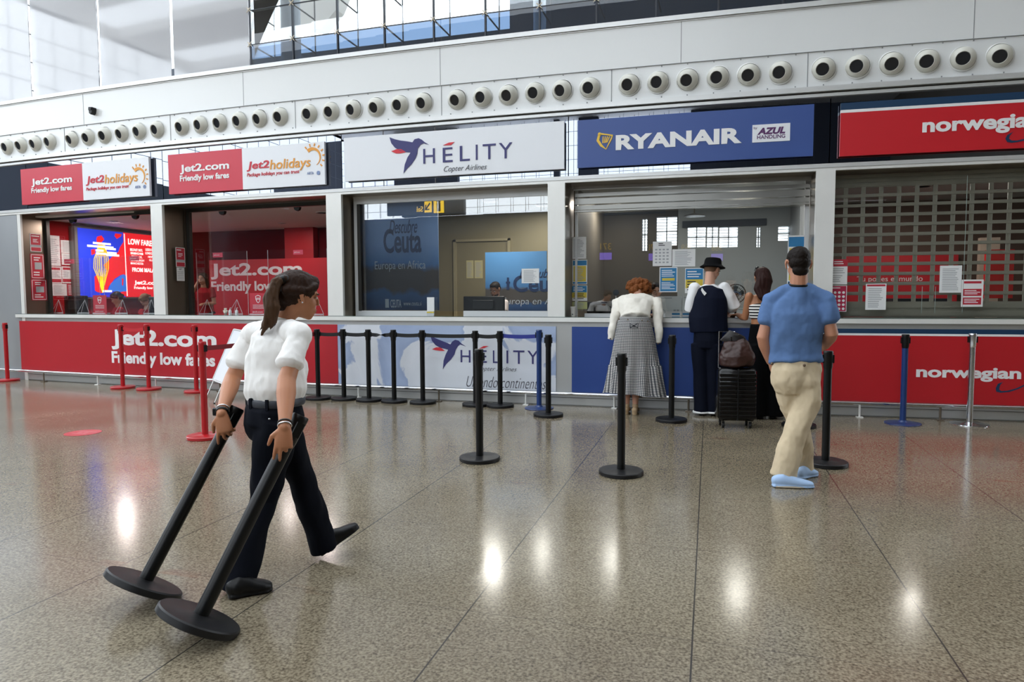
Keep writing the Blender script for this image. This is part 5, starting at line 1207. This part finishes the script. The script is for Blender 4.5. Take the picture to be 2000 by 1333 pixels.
fuse('hair', mb, hairmat('dark', '#170f0a'), w2, .006, 2, disp=[(.003, 90, 90, 90, 2)])
TS = M('tshirt_blue', '#5b77a3', .9, spec=.15, bump=((14, 14, 7), .3, .012), var=((60, 60, 60), .05))
mb = MB()
ptube(mb, [at(1555, 708, Y2), waist, waist.lerp(chest, .5), chest, chest+V3(0, 0, .06), neckb-V3(0, 0, .0)], [(.195, .125), (.188, .122), (.195, .13), (.205, .128), (.185, .105), (.070, .066)], side2, cap=.1, n=28)
for s_ in (shl, shr): mb.tube([neckb+V3(0, 0, -.015), neckb.lerp(s_, .5)+V3(0, 0, .0), s_+V3(0, 0, -.005)], [.055, .062, .066], n=18)
for s_, e_, o_ in ((shl, ell_, -1), (shr, elr, 1)):
    mb.tube([s_-V3(0, 0, .01), s_.lerp(e_, .3), s_.lerp(e_, .58)], [.064, .070, .074], cap=.6, n=20); mb.tube([s_.lerp(e_, .4), s_.lerp(e_, .60)], [.071, .075], cap=.02, n=20)
fuse('tshirt', mb, TS, w2, .008, 9, disp=[(.014, 6, 6, 3.5, 1), (.010, 13, 13, 9, 8), (.003, 35, 35, 30, 2)])
mb = MB(); c = neckb+V3(0, -.002, .014); mb.tube([c+side2*.073*math.cos(a)+f2*.070*math.sin(a)+V3(0, 0, .012*math.sin(a)) for a in [2*PI*i/24 for i in range(24)]], [(.008, .003)]*24, side=(0, 0, 1), closed=True, n=6); part('neck_cord', mb, BLACK, w2, smooth=True)
TB = M('trousers_beige', '#cdbb9c', .85, bump=((12, 12, 6), .45, .016))
mb = MB(); ptube(mb, [at(1554, 703, Y2), pel, pel-V3(0, 0, .10), pel-V3(0, 0, .17)], [(.165, .105), (.180, .130), (.172, .125), (.15, .10)], side2, cap=.2, n=28)
mb.ell(pel-f2*.03-V3(0, 0, .07)+side2*.07, (.09, .10, .13)); mb.ell(pel-f2*.025-V3(0, 0, .07)-side2*.07, (.09, .095, .13))
mb.tube([pel+side2*.085-V3(0, 0, .04), at(1578, 780, Y2-.02), k1, at(1540, 885, Y2-.09), at(1529, 932, Y2-.10)], [.096, .096, .084, .092, .098], side=side2, cap=.05, n=20)
mb.tube([pel-side2*.08-V3(0, 0, .04), at(1542, 780, Y2+.03), k2, at(1568, 880, Y2+.16), at(1567, 926, Y2+.22)], [.094, .090, .078, .080, .082], side=side2, cap=.05, n=20)
tr = fuse('trousers', mb, TB, w2, .008, 9, disp=[(.014, 6, 6, 6, 3), (.014, 14, 14, 9, 8), (.004, 40, 40, 25, 8)])
for px, py in ((1508, 711), (1571, 714)):
    mb = MB(); mb.ell(at(px, py, Y2-.135), .011, None, 10, 6); part('pocket_button', mb, M('horn_button', '#5d4a36', .4), tr, smooth=True)
ES = M('espadrille_blue', '#a8c4e8', .8)
hA = floor_at(1508, 951); tA = floor_at(1590, 953); mb = MB(); shoe(mb, hA, tA, w=.046); fuse('espadrille', mb, ES, w2, .006, 2)
mb = MB(); mb.tube([hA+V3(.02, 0, .008), hA.lerp(tA, .6)+V3(0, 0, .008), tA+V3(-.02, 0, .008)], [(.040, .009), (.050, .009), (.038, .009)], side=f2, n=14, cap=.5); part('rope_sole', mb, M('rope', '#a89a84', .9), w2, smooth=True)
hB = floor_at(1560, 937); tB = hB+V3(.14, .17, 0); mb = MB(); shoe(mb, hB, tB, w=.046); fuse('espadrille', mb, ES, w2, .006, 2)

# 3. curly-haired woman leaning on the counter
Y3 = 8.13; SK3 = skin('light', '#c9957c')
w3 = person('curly-haired woman in white jacket and gingham skirt leaning over the counter', V3(-.86, Y3, 0))
pel = at(1240, 660, Y3); hd = at(1248, 563, Y3+.40); sl = at(1209, 592, Y3+.28); sr = at(1277, 590, Y3+.28); el1 = at(1205, 618, Y3+.36); el2 = at(1283, 616, Y3+.36); HR = frame(V3(0, .75, -.65))
mb = MB(); head_shape(mb, hd, HR, 1.0); ch = (sl+sr)/2
mb.tube([ch, hd+HR@V3(0, -.03, -.05)], [.055, .05]); ptube(mb, [pel, pel.lerp(ch, .5)+V3(0, 0, .02), ch], [(.14, .10), (.13, .10), (.15, .09)], (1, 0, 0), cap=.6)
for s_, e_, x in ((sl, el1, .06), (sr, el2, -.06)): arm(mb, s_, e_, V3(e_.x+x, e_.y+.22, 1.165), (.045, .038, .036, .024)); hand(mb, V3(e_.x+x, e_.y+.22, 1.165), V3(x, 1, 0), V3(0, 0, 1), V3(x, 0, 0), curl=.4)
f1_ = floor_at(1229, 800); f2_ = floor_at(1246, 800); f1_.y = f2_.y = Y3-.05
for f_, sx in ((f1_, -.06), (f2_, .06)): mb.tube([pel+V3(sx, 0, -.05), V3(f_.x, Y3, .50), V3(f_.x, Y3+.0, .30), V3(f_.x, Y3-.02, .10)], [.08, .055, .052, .032])
fuse('body', mb, SK3, w3, .007, 3)
mb = MB(); rd = random.Random(3)
for i in range(80):
    a = rd.uniform(0, 2*PI); t = rd.uniform(-.4, 1); r_ = math.sqrt(max(0, 1-t*t)); mb.ell(hd+V3(.135*r_*math.cos(a), .10*r_*math.sin(a)-.02, .0+.105*t), rd.uniform(.022, .036), None, 8, 6)
mb.ell(hd+V3(0, -.02, .02), (.10, .09, .09)); mb.ell(hd+V3(0, -.03, -.05), (.12, .07, .05))
fuse('curly_hair', mb, hairmat('auburn', '#7a4724'), w3, .007, 1, disp=[(.014, 28, 28, 28, 2), (.008, 70, 70, 70, 4)])
JW = M('denim_white', '#e6e1d6', .85, bump=((20, 20, 12), .45, .012))
mb = MB(); hem = at(1240, 622, Y3+.0)
ptube(mb, [hem, hem.lerp(ch, .5)+V3(0, -.03, .05), ch+V3(0, -.02, .03), ch+V3(0, .05, .04)], [(.175, .12), (.20, .12), (.235, .09), (.13, .06)], (1, 0, 0), cap=.15, n=24)
c1 = at(1192, 664, Y3+.04); c2 = at(1286, 671, Y3+.04)
mb.tube([sl+V3(-.02, -.02, .02), at(1203, 612, Y3+.14), at(1197, 640, Y3+.06), c1], [.070, .060, .047, .038], n=16, cap=.1); mb.tube([sr+V3(.03, -.02, .02), at(1284, 612, Y3+.14), at(1287, 645, Y3+.06), c2], [.070, .060, .045, .036], n=16, cap=.1)
jk = fuse('jacket', mb, JW, w3, .009, 3, disp=[(.016, 9, 9, 7, 1), (.006, 26, 26, 20, 8)])
for px, py in ((1209, 624), (1226, 625), (1254, 626), (1265, 628), (1192, 662), (1285, 672)):
    mb = MB(); mb.ell(at(px, py, Y3-.125 if py < 640 else Y3+.0), .009, None, 8, 6); part('metal_button', mb, M('button_bronze', '#6b5a48', .4, .5), jk, smooth=True)
def gingham():
    m = bpy.data.materials.new('gingham'); m.use_nodes = True; nt = m.node_tree; n = nt.nodes; L = nt.links; b = n['Principled BSDF']
    tc = n.new('ShaderNodeTexCoord'); sp = n.new('ShaderNodeSeparateXYZ'); L.new(tc.outputs['Object'], sp.inputs[0])
    def ma(op, a, bb=None):
        q = n.new('ShaderNodeMath'); q.operation = op
        for i, x in enumerate((a, bb)):
            if x is None: continue
            if isinstance(x, (int, float)): q.inputs[i].default_value = x
            else: L.new(x, q.inputs[i])
        return q.outputs[0]
    ang = ma('ARCTAN2', sp.outputs[0], ma('MULTIPLY', sp.outputs[1], -1))
    a = ma('GREATER_THAN', ma('FRACT', ma('MULTIPLY', ang, 13)), .5); c = ma('GREATER_THAN', ma('FRACT', ma('MULTIPLY', sp.outputs[2], 52)), .5)
    s_ = ma('MULTIPLY', ma('ADD', a, c), .5); r = n.new('ShaderNodeValToRGB'); e = r.color_ramp.elements; e[0].color = lin('#24262c'); e[1].color = lin('#dedad4'); q = e.new(.5); q.color = lin('#6e7075')
    L.new(s_, r.inputs[0]); L.new(r.outputs[0], b.inputs['Base Color']); b.inputs['Roughness'].default_value = .85; return m
GI = gingham(); mb = MB(); n_ = 60; prof = [(619, 27, .12), (632, 31, .15), (660, 37, .17), (690, 42, .175), (712, 44, .18), (714, 46, .185), (740, 49, .20), (765, 53, .215), (772, 54, .22)]; vs = []
for i, (py, hw, dp) in enumerate(prof):
    c = at(1239, py, Y3); hw = hw/1326*8.45; 
    for j in range(n_): a = 2*PI*j/n_; k = 1+(.03*max(0, i-1)/3+(.05 if i > 3 else 0))*math.sin(a*11+i*.3); z = c.z+(.035*math.sin(a+.5)*-1 if i == len(prof)-1 else 0); vs.append((c.x+hw*k*math.cos(a), Y3+dp*k*math.sin(a), z))
fs = [(i*n_+j, i*n_+(j+1) % n_, (i+1)*n_+(j+1) % n_, (i+1)*n_+j) for i in range(len(prof)-1) for j in range(n_)]+[tuple(range(n_))]
mb.add(vs, fs); sk = part('gingham_skirt', mb, GI, w3, smooth=True)
mb = MB(); k0 = at(1238, 636, Y3-.17); mb.tube([k0, k0+V3(-.045, -.01, .02), k0+V3(-.04, -.01, -.03), k0], .007, n=6); mb.tube([k0, k0+V3(.05, -.01, .025), k0+V3(.045, -.01, -.03), k0], .007, n=6); part('bow', mb, M('bow_dark', '#3a3c42', .8), sk)
WG_ = M('wedge_beige', '#b59a78', .7)
for f_ in (f1_, f2_):
    mb = MB(); h = V3(f_.x, Y3-.10, .055); mb.tube([h, h+V3(0, .12, -.0), h+V3(0, .2, -.03)], [(.034, .030), (.038, .034), (.04, .024)], side=(1, 0, 0), n=14); mb.tube([V3(f_.x, Y3-.085, .0), V3(f_.x, Y3-.09, .07)], [(.030, .032), (.034, .036)], side=(1, 0, 0), cap=.05); mb.tube([V3(f_.x, Y3-.03, .085), V3(f_.x, Y3-.03, .115)], [.037, .036], cap=.1)
    fuse('wedge_shoe', mb, WG_, w3, .006, 2)
# 4. man in bucket hat
Y4 = 8.22; SK4 = skin('pale', '#d0a088')
w4 = person('man in black bucket hat, navy vest and white shirt standing at the counter', V3(0.0, Y4, 0))
hd = at(1392, 527, Y4+.05); sl = at(1357, 562, Y4); sr = at(1414, 562, Y4); HR = frame(V3(.62, .72, -.45)); sd = V3(.97, -.2, 0); pel = at(1382, 665, Y4); ch = (sl+sr)/2-V3(0, 0, .12)
er = at(1433, 597, Y4+.02); wr_ = at(1421, 612, Y4+.26); el_ = at(1350, 604, Y4+.03); wl_ = at(1362, 612, Y4+.26)
mb = MB(); head_shape(mb, hd, HR, 1.0); mb.tube([(sl+sr)/2, hd+HR@V3(0, -.02, -.05)], [.06, .055]); ptube(mb, [pel, ch, (sl+sr)/2], [(.13, .10), (.15, .10), (.12, .06)], sd, cap=.6)
arm(mb, sl, el_, wl_); arm(mb, sr, er, wr_); hand(mb, wr_, V3(-.4, .8, -.1), V3(0, 0, 1), V3(-1, 0, 0), curl=.6); hand(mb, wl_, V3(.3, .9, -.1), V3(0, 0, 1), V3(1, 0, 0), curl=.5)
a1 = V3(at(1370, 795, Y4).x, Y4, .09); a2 = V3(at(1393, 795, Y4).x, Y4+.02, .09)
for h, a in ((pel-sd*.08, a1), (pel+sd*.08, a2)): mb.tube([h, h.lerp(a, .5), a], [.07, .05, .035])
b4 = fuse('body', mb, SK4, w4, .007, 3); face_bits(hd, HR, 1.0, b4)
mb = MB(); mb.ell(hd+HR@V3(0, -.02, .035), (.081, .096, .08), HR); mb.ell(hd+HR@V3(0, -.045, -.01), (.072, .06, .055), HR); fuse('short_hair', mb, hairmat('sandy', '#6e5440'), w4, .007, 2)
HT = M('hat_black', '#0b0c0e', .9, spec=.15, bump=((60, 60, 60), .2, .003)); mb = MB(); Rh = frame(V3(.5, .8, -.12)); hc = hd+V3(0, 0, .055)
mb.lathe([(.142, -.035), (.145, -.030), (.105, .0), (.100, .010), (.094, .055), (.082, .076), (.05, .082), (.012, .083), (.012, .070), (.08, .06), (.09, .0), (.135, -.036)], hc, n=36, R=Matrix((Rh.col[0], Rh.col[1], Rh.col[2])).transposed()); part('bucket_hat', mb, HT, w4, smooth=True)
mb = MB(); WS = M('shirt_white_b', '#e9e9ea', .8, bump=((20, 20, 10), .4, .01))
ptube(mb, [ch, (sl+sr)/2-V3(0, 0, .01), (sl+sr)/2+V3(0, 0, .035)], [(.16, .105), (.15, .08), (.065, .06)], sd, cap=.1)
for s_, e_, w_ in ((sl, el_, wl_), (sr, er, wr_)): mb.ell(s_, .068); mb.tube([s_, s_.lerp(e_, .5), e_, e_.lerp(w_, .45)], [.068, .076, .074, .062], cap=.05, n=18)
fuse('white_shirt', mb, WS, w4, .008, 3, disp=[(.012, 12, 12, 8, 1)])
VN = M('vest_navy', '#0c1224', .8, spec=.15, bump=((16, 16, 8), .35, .01)); mb = MB()
ptube(mb, [at(1384, 648, Y4), at(1383, 620, Y4), ch, (sl+sr)/2-V3(0, 0, .02), (sl+sr)/2+V3(0, 0, .02)], [(.215, .135), (.215, .15), (.20, .135), (.165, .11), (.075, .075)], sd, cap=.1, n=26)
vest = fuse('vest', mb, VN, w4, .008, 3, disp=[(.012, 8, 8, 4, 5)])
s_ = YPl(Y4-.155); mb = MB(); mb.poly(s_, [(1371, 562), (1375, 568), (1380, 573), (1376, 578), (1372, 573), (1369, 567)], .0, .02); part('chest_emblem', mb, WL, vest)
mb = MB(); TN_ = M('trousers_dark_navy', '#0a0f1e', .85, spec=.15, bump=((12, 12, 5), .3, .012))
ptube(mb, [at(1383, 640, Y4), pel, pel-V3(0, 0, .08)], [(.16, .12), (.165, .13), (.16, .12)], sd, cap=.2)
for h, a in ((pel-sd*.085, a1), (pel+sd*.085, a2)): mb.tube([h-V3(0, 0, .04), h.lerp(a, .5), a+V3(0, 0, .0), a-V3(0, 0, .045)], [.105, .088, .092, .094], cap=.03, n=20)
tr = fuse('flared_trousers', mb, TN_, w4, .009, 3, disp=[(.010, 7, 7, 4, 5)])
for a in (a1, a2):
    mb = MB(); mb.lathe([(.098, .028), (.100, .032), (.100, .046), (.096, .05)], (a.x, a.y, 0), n=28); part('white_hem', mb, WL, tr, smooth=True)
    mb = MB(); shoe(mb, V3(a.x, a.y-.05, 0), V3(a.x+.03, a.y+.2, 0)); fuse('shoe', mb, SHB, w4, .007, 2)
# 5. bare-shouldered woman
Y5 = 8.16; SK5 = skin('deep_tan', '#a8714e')
w5 = person('long-haired woman in striped strapless top and black trousers at the counter', V3(.62, Y5, 0))
hd = at(1488, 543, Y5+.06); sl = at(1463, 579, Y5-.02); sr = at(1512, 577, Y5+.10); sd = V3(.88, .4, 0).normalized(); HR = frame(V3(-.25, .95, -.1)); pel = at(1492, 665, Y5+.02); ch = (sl+sr)/2-V3(0, 0, .12)
el_ = at(1455, 622, Y5+.02); wl_ = at(1440, 604, Y5+.30); er = at(1528, 622, Y5+.08); wr_ = at(1525, 606, Y5+.32); wl_.z = wr_.z = 1.175
mb = MB(); head_shape(mb, hd, HR, .98); mb.tube([(sl+sr)/2, hd+HR@V3(0, -.02, -.05)], [.052, .048]); ptube(mb, [pel, at(1488, 622, Y5), ch, (sl+sr)/2+V3(0, 0, -.02)], [(.15, .11), (.12, .09), (.145, .10), (.14, .065)], sd, cap=.6)
arm(mb, sl, el_, wl_, (.046, .037, .036, .023)); arm(mb, sr, er, wr_, (.046, .037, .036, .023)); hand(mb, wl_, V3(-.4, .8, -.1), V3(0, 0, 1), V3(1, 0, 0), curl=.5); hand(mb, wr_, V3(0, 1, 0), V3(0, 0, 1), V3(-1, 0, 0), curl=.5)
a1 = V3(at(1483, 800, Y5).x, Y5, .09); a2 = V3(at(1510, 800, Y5).x, Y5+.03, .09)
for h, a in ((pel-sd*.08, a1), (pel+sd*.08, a2)): mb.tube([h, h.lerp(a, .5), a], [.07, .05, .035])
b5 = fuse('body', mb, SK5, w5, .007, 3); face_bits(hd, HR, .98, b5)
mb = MB(); L1 = lambda x, y, z: hd+HR@V3(x, y, z)
mb.ell(L1(0, -.015, .038), (.086, .100, .084), HR); mb.tube([L1(0, -.05, .04), L1(0, -.085, -.04), at(1488, 566, Y5-.06), at(1493, 580, Y5-.09), at(1498, 592, Y5-.09)], [(.085, .06), (.095, .06), (.095, .05), (.075, .04), (.03, .02)], side=sd, n=18)
fuse('long_hair', mb, hairmat('dark_auburn', '#2a1410'), w5, .007, 2, disp=[(.006, 50, 50, 7, 2)])
mb = MB(); 
for k in (-1, 1): mb.ell(L1(k*.032, .045, .118), (.026, .012, .018), HR)
mb.tube([L1(-.08, .0, .085), L1(-.05, .05, .118), L1(.05, .05, .118), L1(.08, .0, .085)], .004, n=6); part('sunglasses', mb, M('lens_dark', '#0c0c0e', .1), w5, smooth=True)
def stripes():
    m = bpy.data.materials.new('striped_knit'); m.use_nodes = True; nt = m.node_tree; n = nt.nodes; L = nt.links; b = n['Principled BSDF']
    tc = n.new('ShaderNodeTexCoord'); sp = n.new('ShaderNodeSeparateXYZ'); L.new(tc.outputs['Object'], sp.inputs[0])
    q = n.new('ShaderNodeMath'); q.operation = 'MULTIPLY'; q.inputs[1].default_value = 30; L.new(sp.outputs[2], q.inputs[0]); f = n.new('ShaderNodeMath'); f.operation = 'FRACT'; L.new(q.outputs[0], f.inputs[0])
    g = n.new('ShaderNodeMath'); g.operation = 'GREATER_THAN'; g.inputs[1].default_value = .5; L.new(f.outputs[0], g.inputs[0]); mx = n.new('ShaderNodeMix'); mx.data_type = 'RGBA'; L.new(g.outputs[0], mx.inputs[0]); mx.inputs[6].default_value = lin('#14151a'); mx.inputs[7].default_value = lin('#e8e4de'); L.new(mx.outputs[2], b.inputs['Base Color']); b.inputs['Roughness'].default_value = .8; return m
mb = MB(); ptube(mb, [at(1489, 622, Y5), at(1489, 610, Y5), at(1488, 598, Y5+.02)], [(.138, .105), (.15, .115), (.155, .118)], sd, cap=.03, n=26); fuse('striped_top', mb, stripes(), w5, .007, 2)
mb = MB(); TK = M('trousers_black', '#08080a', .9, spec=.1); ptube(mb, [at(1490, 632, Y5), pel, pel-V3(0, 0, .08)], [(.145, .11), (.175, .13), (.165, .12)], sd, cap=.2)
for h, a in ((pel-sd*.085, a1), (pel+sd*.085, a2)): mb.tube([h-V3(0, 0, .04), h.lerp(a, .5), a-V3(0, 0, .06)], [.108, .10, .115], cap=.03, n=20)
fuse('wide_trousers', mb, TK, w5, .009, 3, disp=[(.012, 7, 7, 3, 5)])
for a in (a1, a2): mb = MB(); shoe(mb, V3(a.x, a.y-.05, 0), V3(a.x+.02, a.y+.19, 0)); fuse('shoe', mb, SHB, w5, .007, 2)
# customers' papers on the counter in front of the man in the hat
q = at(1422, 608, 8.62)
mb = MB(); mb.box((q.x, 8.62, 1.16), (.07, .05, .02), Matrix.Rotation(.5, 3, 'Z')); tag(part('folded_papers', mb, M('blush_paper', '#d9bdb0', .8), None), 'pinkish folded papers on the counter by the bare-shouldered woman', 'papers')

# ------------------------------------------------ staff behind the glass (upper bodies, seated or standing behind the counter)
def clerk(label, px, py, Y, hpx, fwd, top, skincol, haircol, style, pose, seat=True):
    s = 1.0; hd = at(px, py, Y); HR = frame(fwd); side = V3(HR.col[0].x, HR.col[0].y, 0).normalized(); f = V3(-side.y, side.x, 0)
    nb = hd-V3(0, 0, .165)-f*.02; w = person(label, V3(hd.x, Y, 0), 'ticket office staff'); hz = hd.z-.70
    sl = nb-side*.165-V3(0, 0, .05); sr = nb+side*.165-V3(0, 0, .05); pel = nb-V3(0, 0, .50)-f*.05
    mb = MB(); head_shape(mb, hd, HR, s); mb.tube([nb, hd+HR@V3(0, -.02, -.05)], [.052, .05]); ptube(mb, [pel, pel.lerp(nb, .5), nb-V3(0, 0, .08)], [(.14, .10), (.13, .09), (.15, .08)], side, cap=.6)
    arms_ = []
    for k, sh_ in ((-1, sl), (1, sr)):
        if pose == 'phone' and k == pose_side: el = sh_+V3(0, 0, -.20)+side*k*.09+f*.1; wr = hd+side*k*.085+V3(0, 0, -.05)+f*.02; D = V3(0, 0, 1)
        elif pose == 'phone': el = sh_+V3(0, 0, -.26)+side*k*.05; wr = el+f*.2+V3(0, 0, .0)-side*k*.08; D = f
        else: el = sh_+V3(0, 0, -.24)+side*k*.05+f*.08; wr = el+f*.22-side*k*.06+V3(0, 0, -.02); D = f-V3(0, 0, .1)
        arm(mb, sh_, el, wr, (.045, .036, .035, .023)); hand(mb, wr, D, V3(0, 0, 1) if D is not None and abs(D.z) < .5 else side*k, -side*k, curl=.6); arms_.append((sh_, el, wr))
    th = pel+f*.42
    for k in (-1, 1):
        if seat: mb.tube([pel+side*k*.09, th+side*k*.1, V3(th.x, th.y, .1)+side*k*.1], [.075, .055, .035])
        else: mb.tube([pel+side*k*.08, V3(pel.x, pel.y, .45)+side*k*.09, V3(pel.x, pel.y, .08)+side*k*.09], [.075, .055, .035])
    b = fuse('body', mb, skin(skincol[0], skincol[1]), w, .008, 3); face_bits(hd, HR, s, b, haircol)
    mb = MB(); ptube(mb, [pel-V3(0, 0, .03), pel.lerp(nb, .5), nb-V3(0, 0, .09), nb-V3(0, 0, .01)], [(.165, .125), (.16, .12), (.175, .11), (.07, .06)], side, cap=.15, n=22)
    for sh_, el, wr in arms_: mb.ell(sh_, .062); mb.tube([sh_, sh_.lerp(el, .55)], [.060, .062], cap=.05, n=16)
    tp = fuse('polo_shirt', mb, cloth(*top), w, .009, 3, disp=[(.008, 14, 14, 9, 2)])
    mb = MB()
    for k in (-1, 1):
        if seat: mb.tube([pel+side*k*.09, th+side*k*.1, V3(th.x, th.y, .06)+side*k*.1], [.095, .08, .06], cap=.3)
        else: mb.tube([pel+side*k*.08+V3(0, 0, .02), V3(pel.x, pel.y, .45)+side*k*.09, V3(pel.x, pel.y, .05)+side*k*.09], [.105, .075, .065], cap=.3)
    fuse('dark_trousers', mb, cloth('clerk_navy', '#151a28'), w, .011, 3)
    L1 = lambda x, y, z: hd+HR@V3(x, y, z); mb = MB(); mb.ell(L1(0, -.020, .042), (.082, .094, .082), HR); mb.ell(L1(0, -.045, .0), (.077, .066, .066), HR); mb.ell(L1(0, .035, .085), (.055, .04, .03), HR)
    if style == 'tied':
        for k in (-1, 1): mb.tube([L1(k*.045, .062, .06), L1(k*.074, .02, .03), L1(k*.06, -.06, .0)], [.02, .02, .025])
        mb.ell(L1(0, -.105, .0), .032)
    elif style == 'long':
        for k in (-1, 1): mb.tube([L1(k*.05, .05, .06), L1(k*.078, .01, .0), L1(k*.075, -.03, -.09), L1(k*.06, -.04, -.17)], [.02, .026, .03, .015])
    fuse('hair', mb, hairmat(haircol.strip('#'), haircol), w, .008, 2, disp=[(.004, 60, 60, 20, 3)])
    if style == 'beard': mb = MB(); mb.ell(L1(0, .035, -.070), (.058, .056, .040), HR); mb.ell(L1(0, .084, -.048), (.022, .010, .006), HR); fuse('beard', mb, hairmat('beard', '#2a1a12'), w, .006, 2)
    return w, hd, HR, side, f
pose_side = 1
clerk('dark-haired woman in red polo leaning over papers in the leftmost window', 228, 583, 10.0, 30, V3(-.5, -.75, -.5), ('polo_red', '#9a1824'), ('olive', '#b58468'), '#1c130e', 'tied', 'desk')
clerk('fair-haired staff member bent forward beside the pillar in the leftmost window', 284, 587, 10.05, 28, V3(-.2, -.7, -.8), ('polo_red', '#9a1824'), ('fair_b', '#c99a80'), '#7a5a3a', 'tied', 'desk')
w, hd, HR, side, f = clerk('woman in red polo holding a phone to her ear in the second window', 396, 545, 10.9, 30, V3(.15, -1, -.05), ('polo_red', '#9a1824'), ('olive', '#b58468'), '#3a2416', 'long', 'phone', seat=False)
mb = MB(); mb.cbox(hd+side*.098+V3(0, 0, -.03)+f*.0, (.006, .034, .07), .004, frame(f)); tag(part('telephone', mb, BLACK, None), 'dark telephone held by the woman in the second window', 'telephone')
clerk('bearded clerk in white shirt looking down behind a monitor in the middle window', 967, 566, 10.25, 30, V3(-.25, -.9, -.45), ('clerk_white', '#e4d9d6'), ('olive', '#b58468'), '#1a110c', 'beard', 'desk')
clerk('dark-haired clerk peering over a white box in the busy window', 1281, 569, 9.75, 30, V3(.25, -.95, -.15), ('clerk_blue', '#1c2a52'), ('olive', '#b58468'), '#120d0b', 'tied', 'desk')

# ============================================================ THE HALL BEHIND THE CAMERA (seen mirrored in the panes)
class BackS:
    """surface facing the shop front, addressed by the pixel where its mirror image shows"""
    def __init__(s, Y): s.Y = Y; s.m = YPl(17.4-Y)
    def uv(s, px, py): return s.m.uv(px, py)
    def w(s, a, b, off=0): return Vector((a, s.Y+off, b))
B1 = BackS(-5.0)
t0 = B1.uv(790, 402); t = thing('hanging_sign', 'dark hanging direction sign, seen mirrored in the middle window', 'sign', (t0[0], -5, t0[1]))
mb = MB(); a0, b0, a1, b1 = rc(B1, 726, 388, 860, 418); mb.bx(a0, a1, -5.1, -5.0, b0, b1); part('board', mb, M('sign_black', '#15171b', .4), t)
YS = M('wayfinding_yellow', '#f2c417', .5, emit=2.0); YN = M('number_yellow', '#b08a1c', .5, emit=.35)
mb = MB(); mb.rp(B1, 836, 386, 856, 415, .02, .02); mb.rp(B1, 818, 391, 832, 414, .02, .02); x0, y0, x1, y1 = rc(B1, 785, 403, 815, 413); mb.text(B1, 'Salidas', (x1, y0, x0, y1), off=.02, t=.01); part('yellow_pictograms', mb, YS, t)
mb = MB(); x0, y0, x1, y1 = rc(B1, 842, 389, 850, 412); mb.text(B1, 'i', (x1, y0, x0, y1), off=.03, t=.01, bold=.04); mb.stroke(B1, [(829, 396), (821, 408)], .05, .03); mb.stroke(B1, [(828, 408), (820, 409), (821, 399)], .05, .03); part('black_symbols', mb, M('symbol_black', '#101010', .6), t)
mb = MB(); mb.tube([(a0+.2, -5.05, b1), (a0+.2, -5.05, 11.4)], .02, n=6); mb.tube([(a1-.2, -5.05, b1), (a1-.2, -5.05, 11.4)], .02, n=6); part('hanger_rods', mb, STEELD, t)
B2 = BackS(-14.0)
mb = MB(); mb.bx(-14, 9, -14.4, -14.06, 0, 4.5); struct('wall_check_in', mb, M('check_in_wall', '#34363a', .6))
PS = M('screen_purple', '#7a5fd0', .5, emit=1.0)
for k, (px, py, num, lab) in enumerate(((1152, 494, '372', 'leftmost'), (1216, 499, '371', 'second from the left'), (1330, 500, '370', 'middle'), (1462, 500, '368', 'rightmost'), (1400, 500, '369', 'second from the right'))):
    t0 = B2.uv(px, py); t = thing('check_in_screen', 'small purple screen on the check-in wall, %s of the five' % lab, 'screen', (t0[0], -14.05, t0[1]), 'check-in screens')
    mb = MB(); mb.rp(B2, px-12, py-7, px+12, py+7, .03, .03); part('display', mb, PS, t)
    mb = MB(); x0, y0, x1, y1 = rc(B2, px-11, py-26, px+11, py-13); mb.text(B2, num, (x1, y0, x0, y1), off=.02, t=.02); part('number', mb, YN, t)
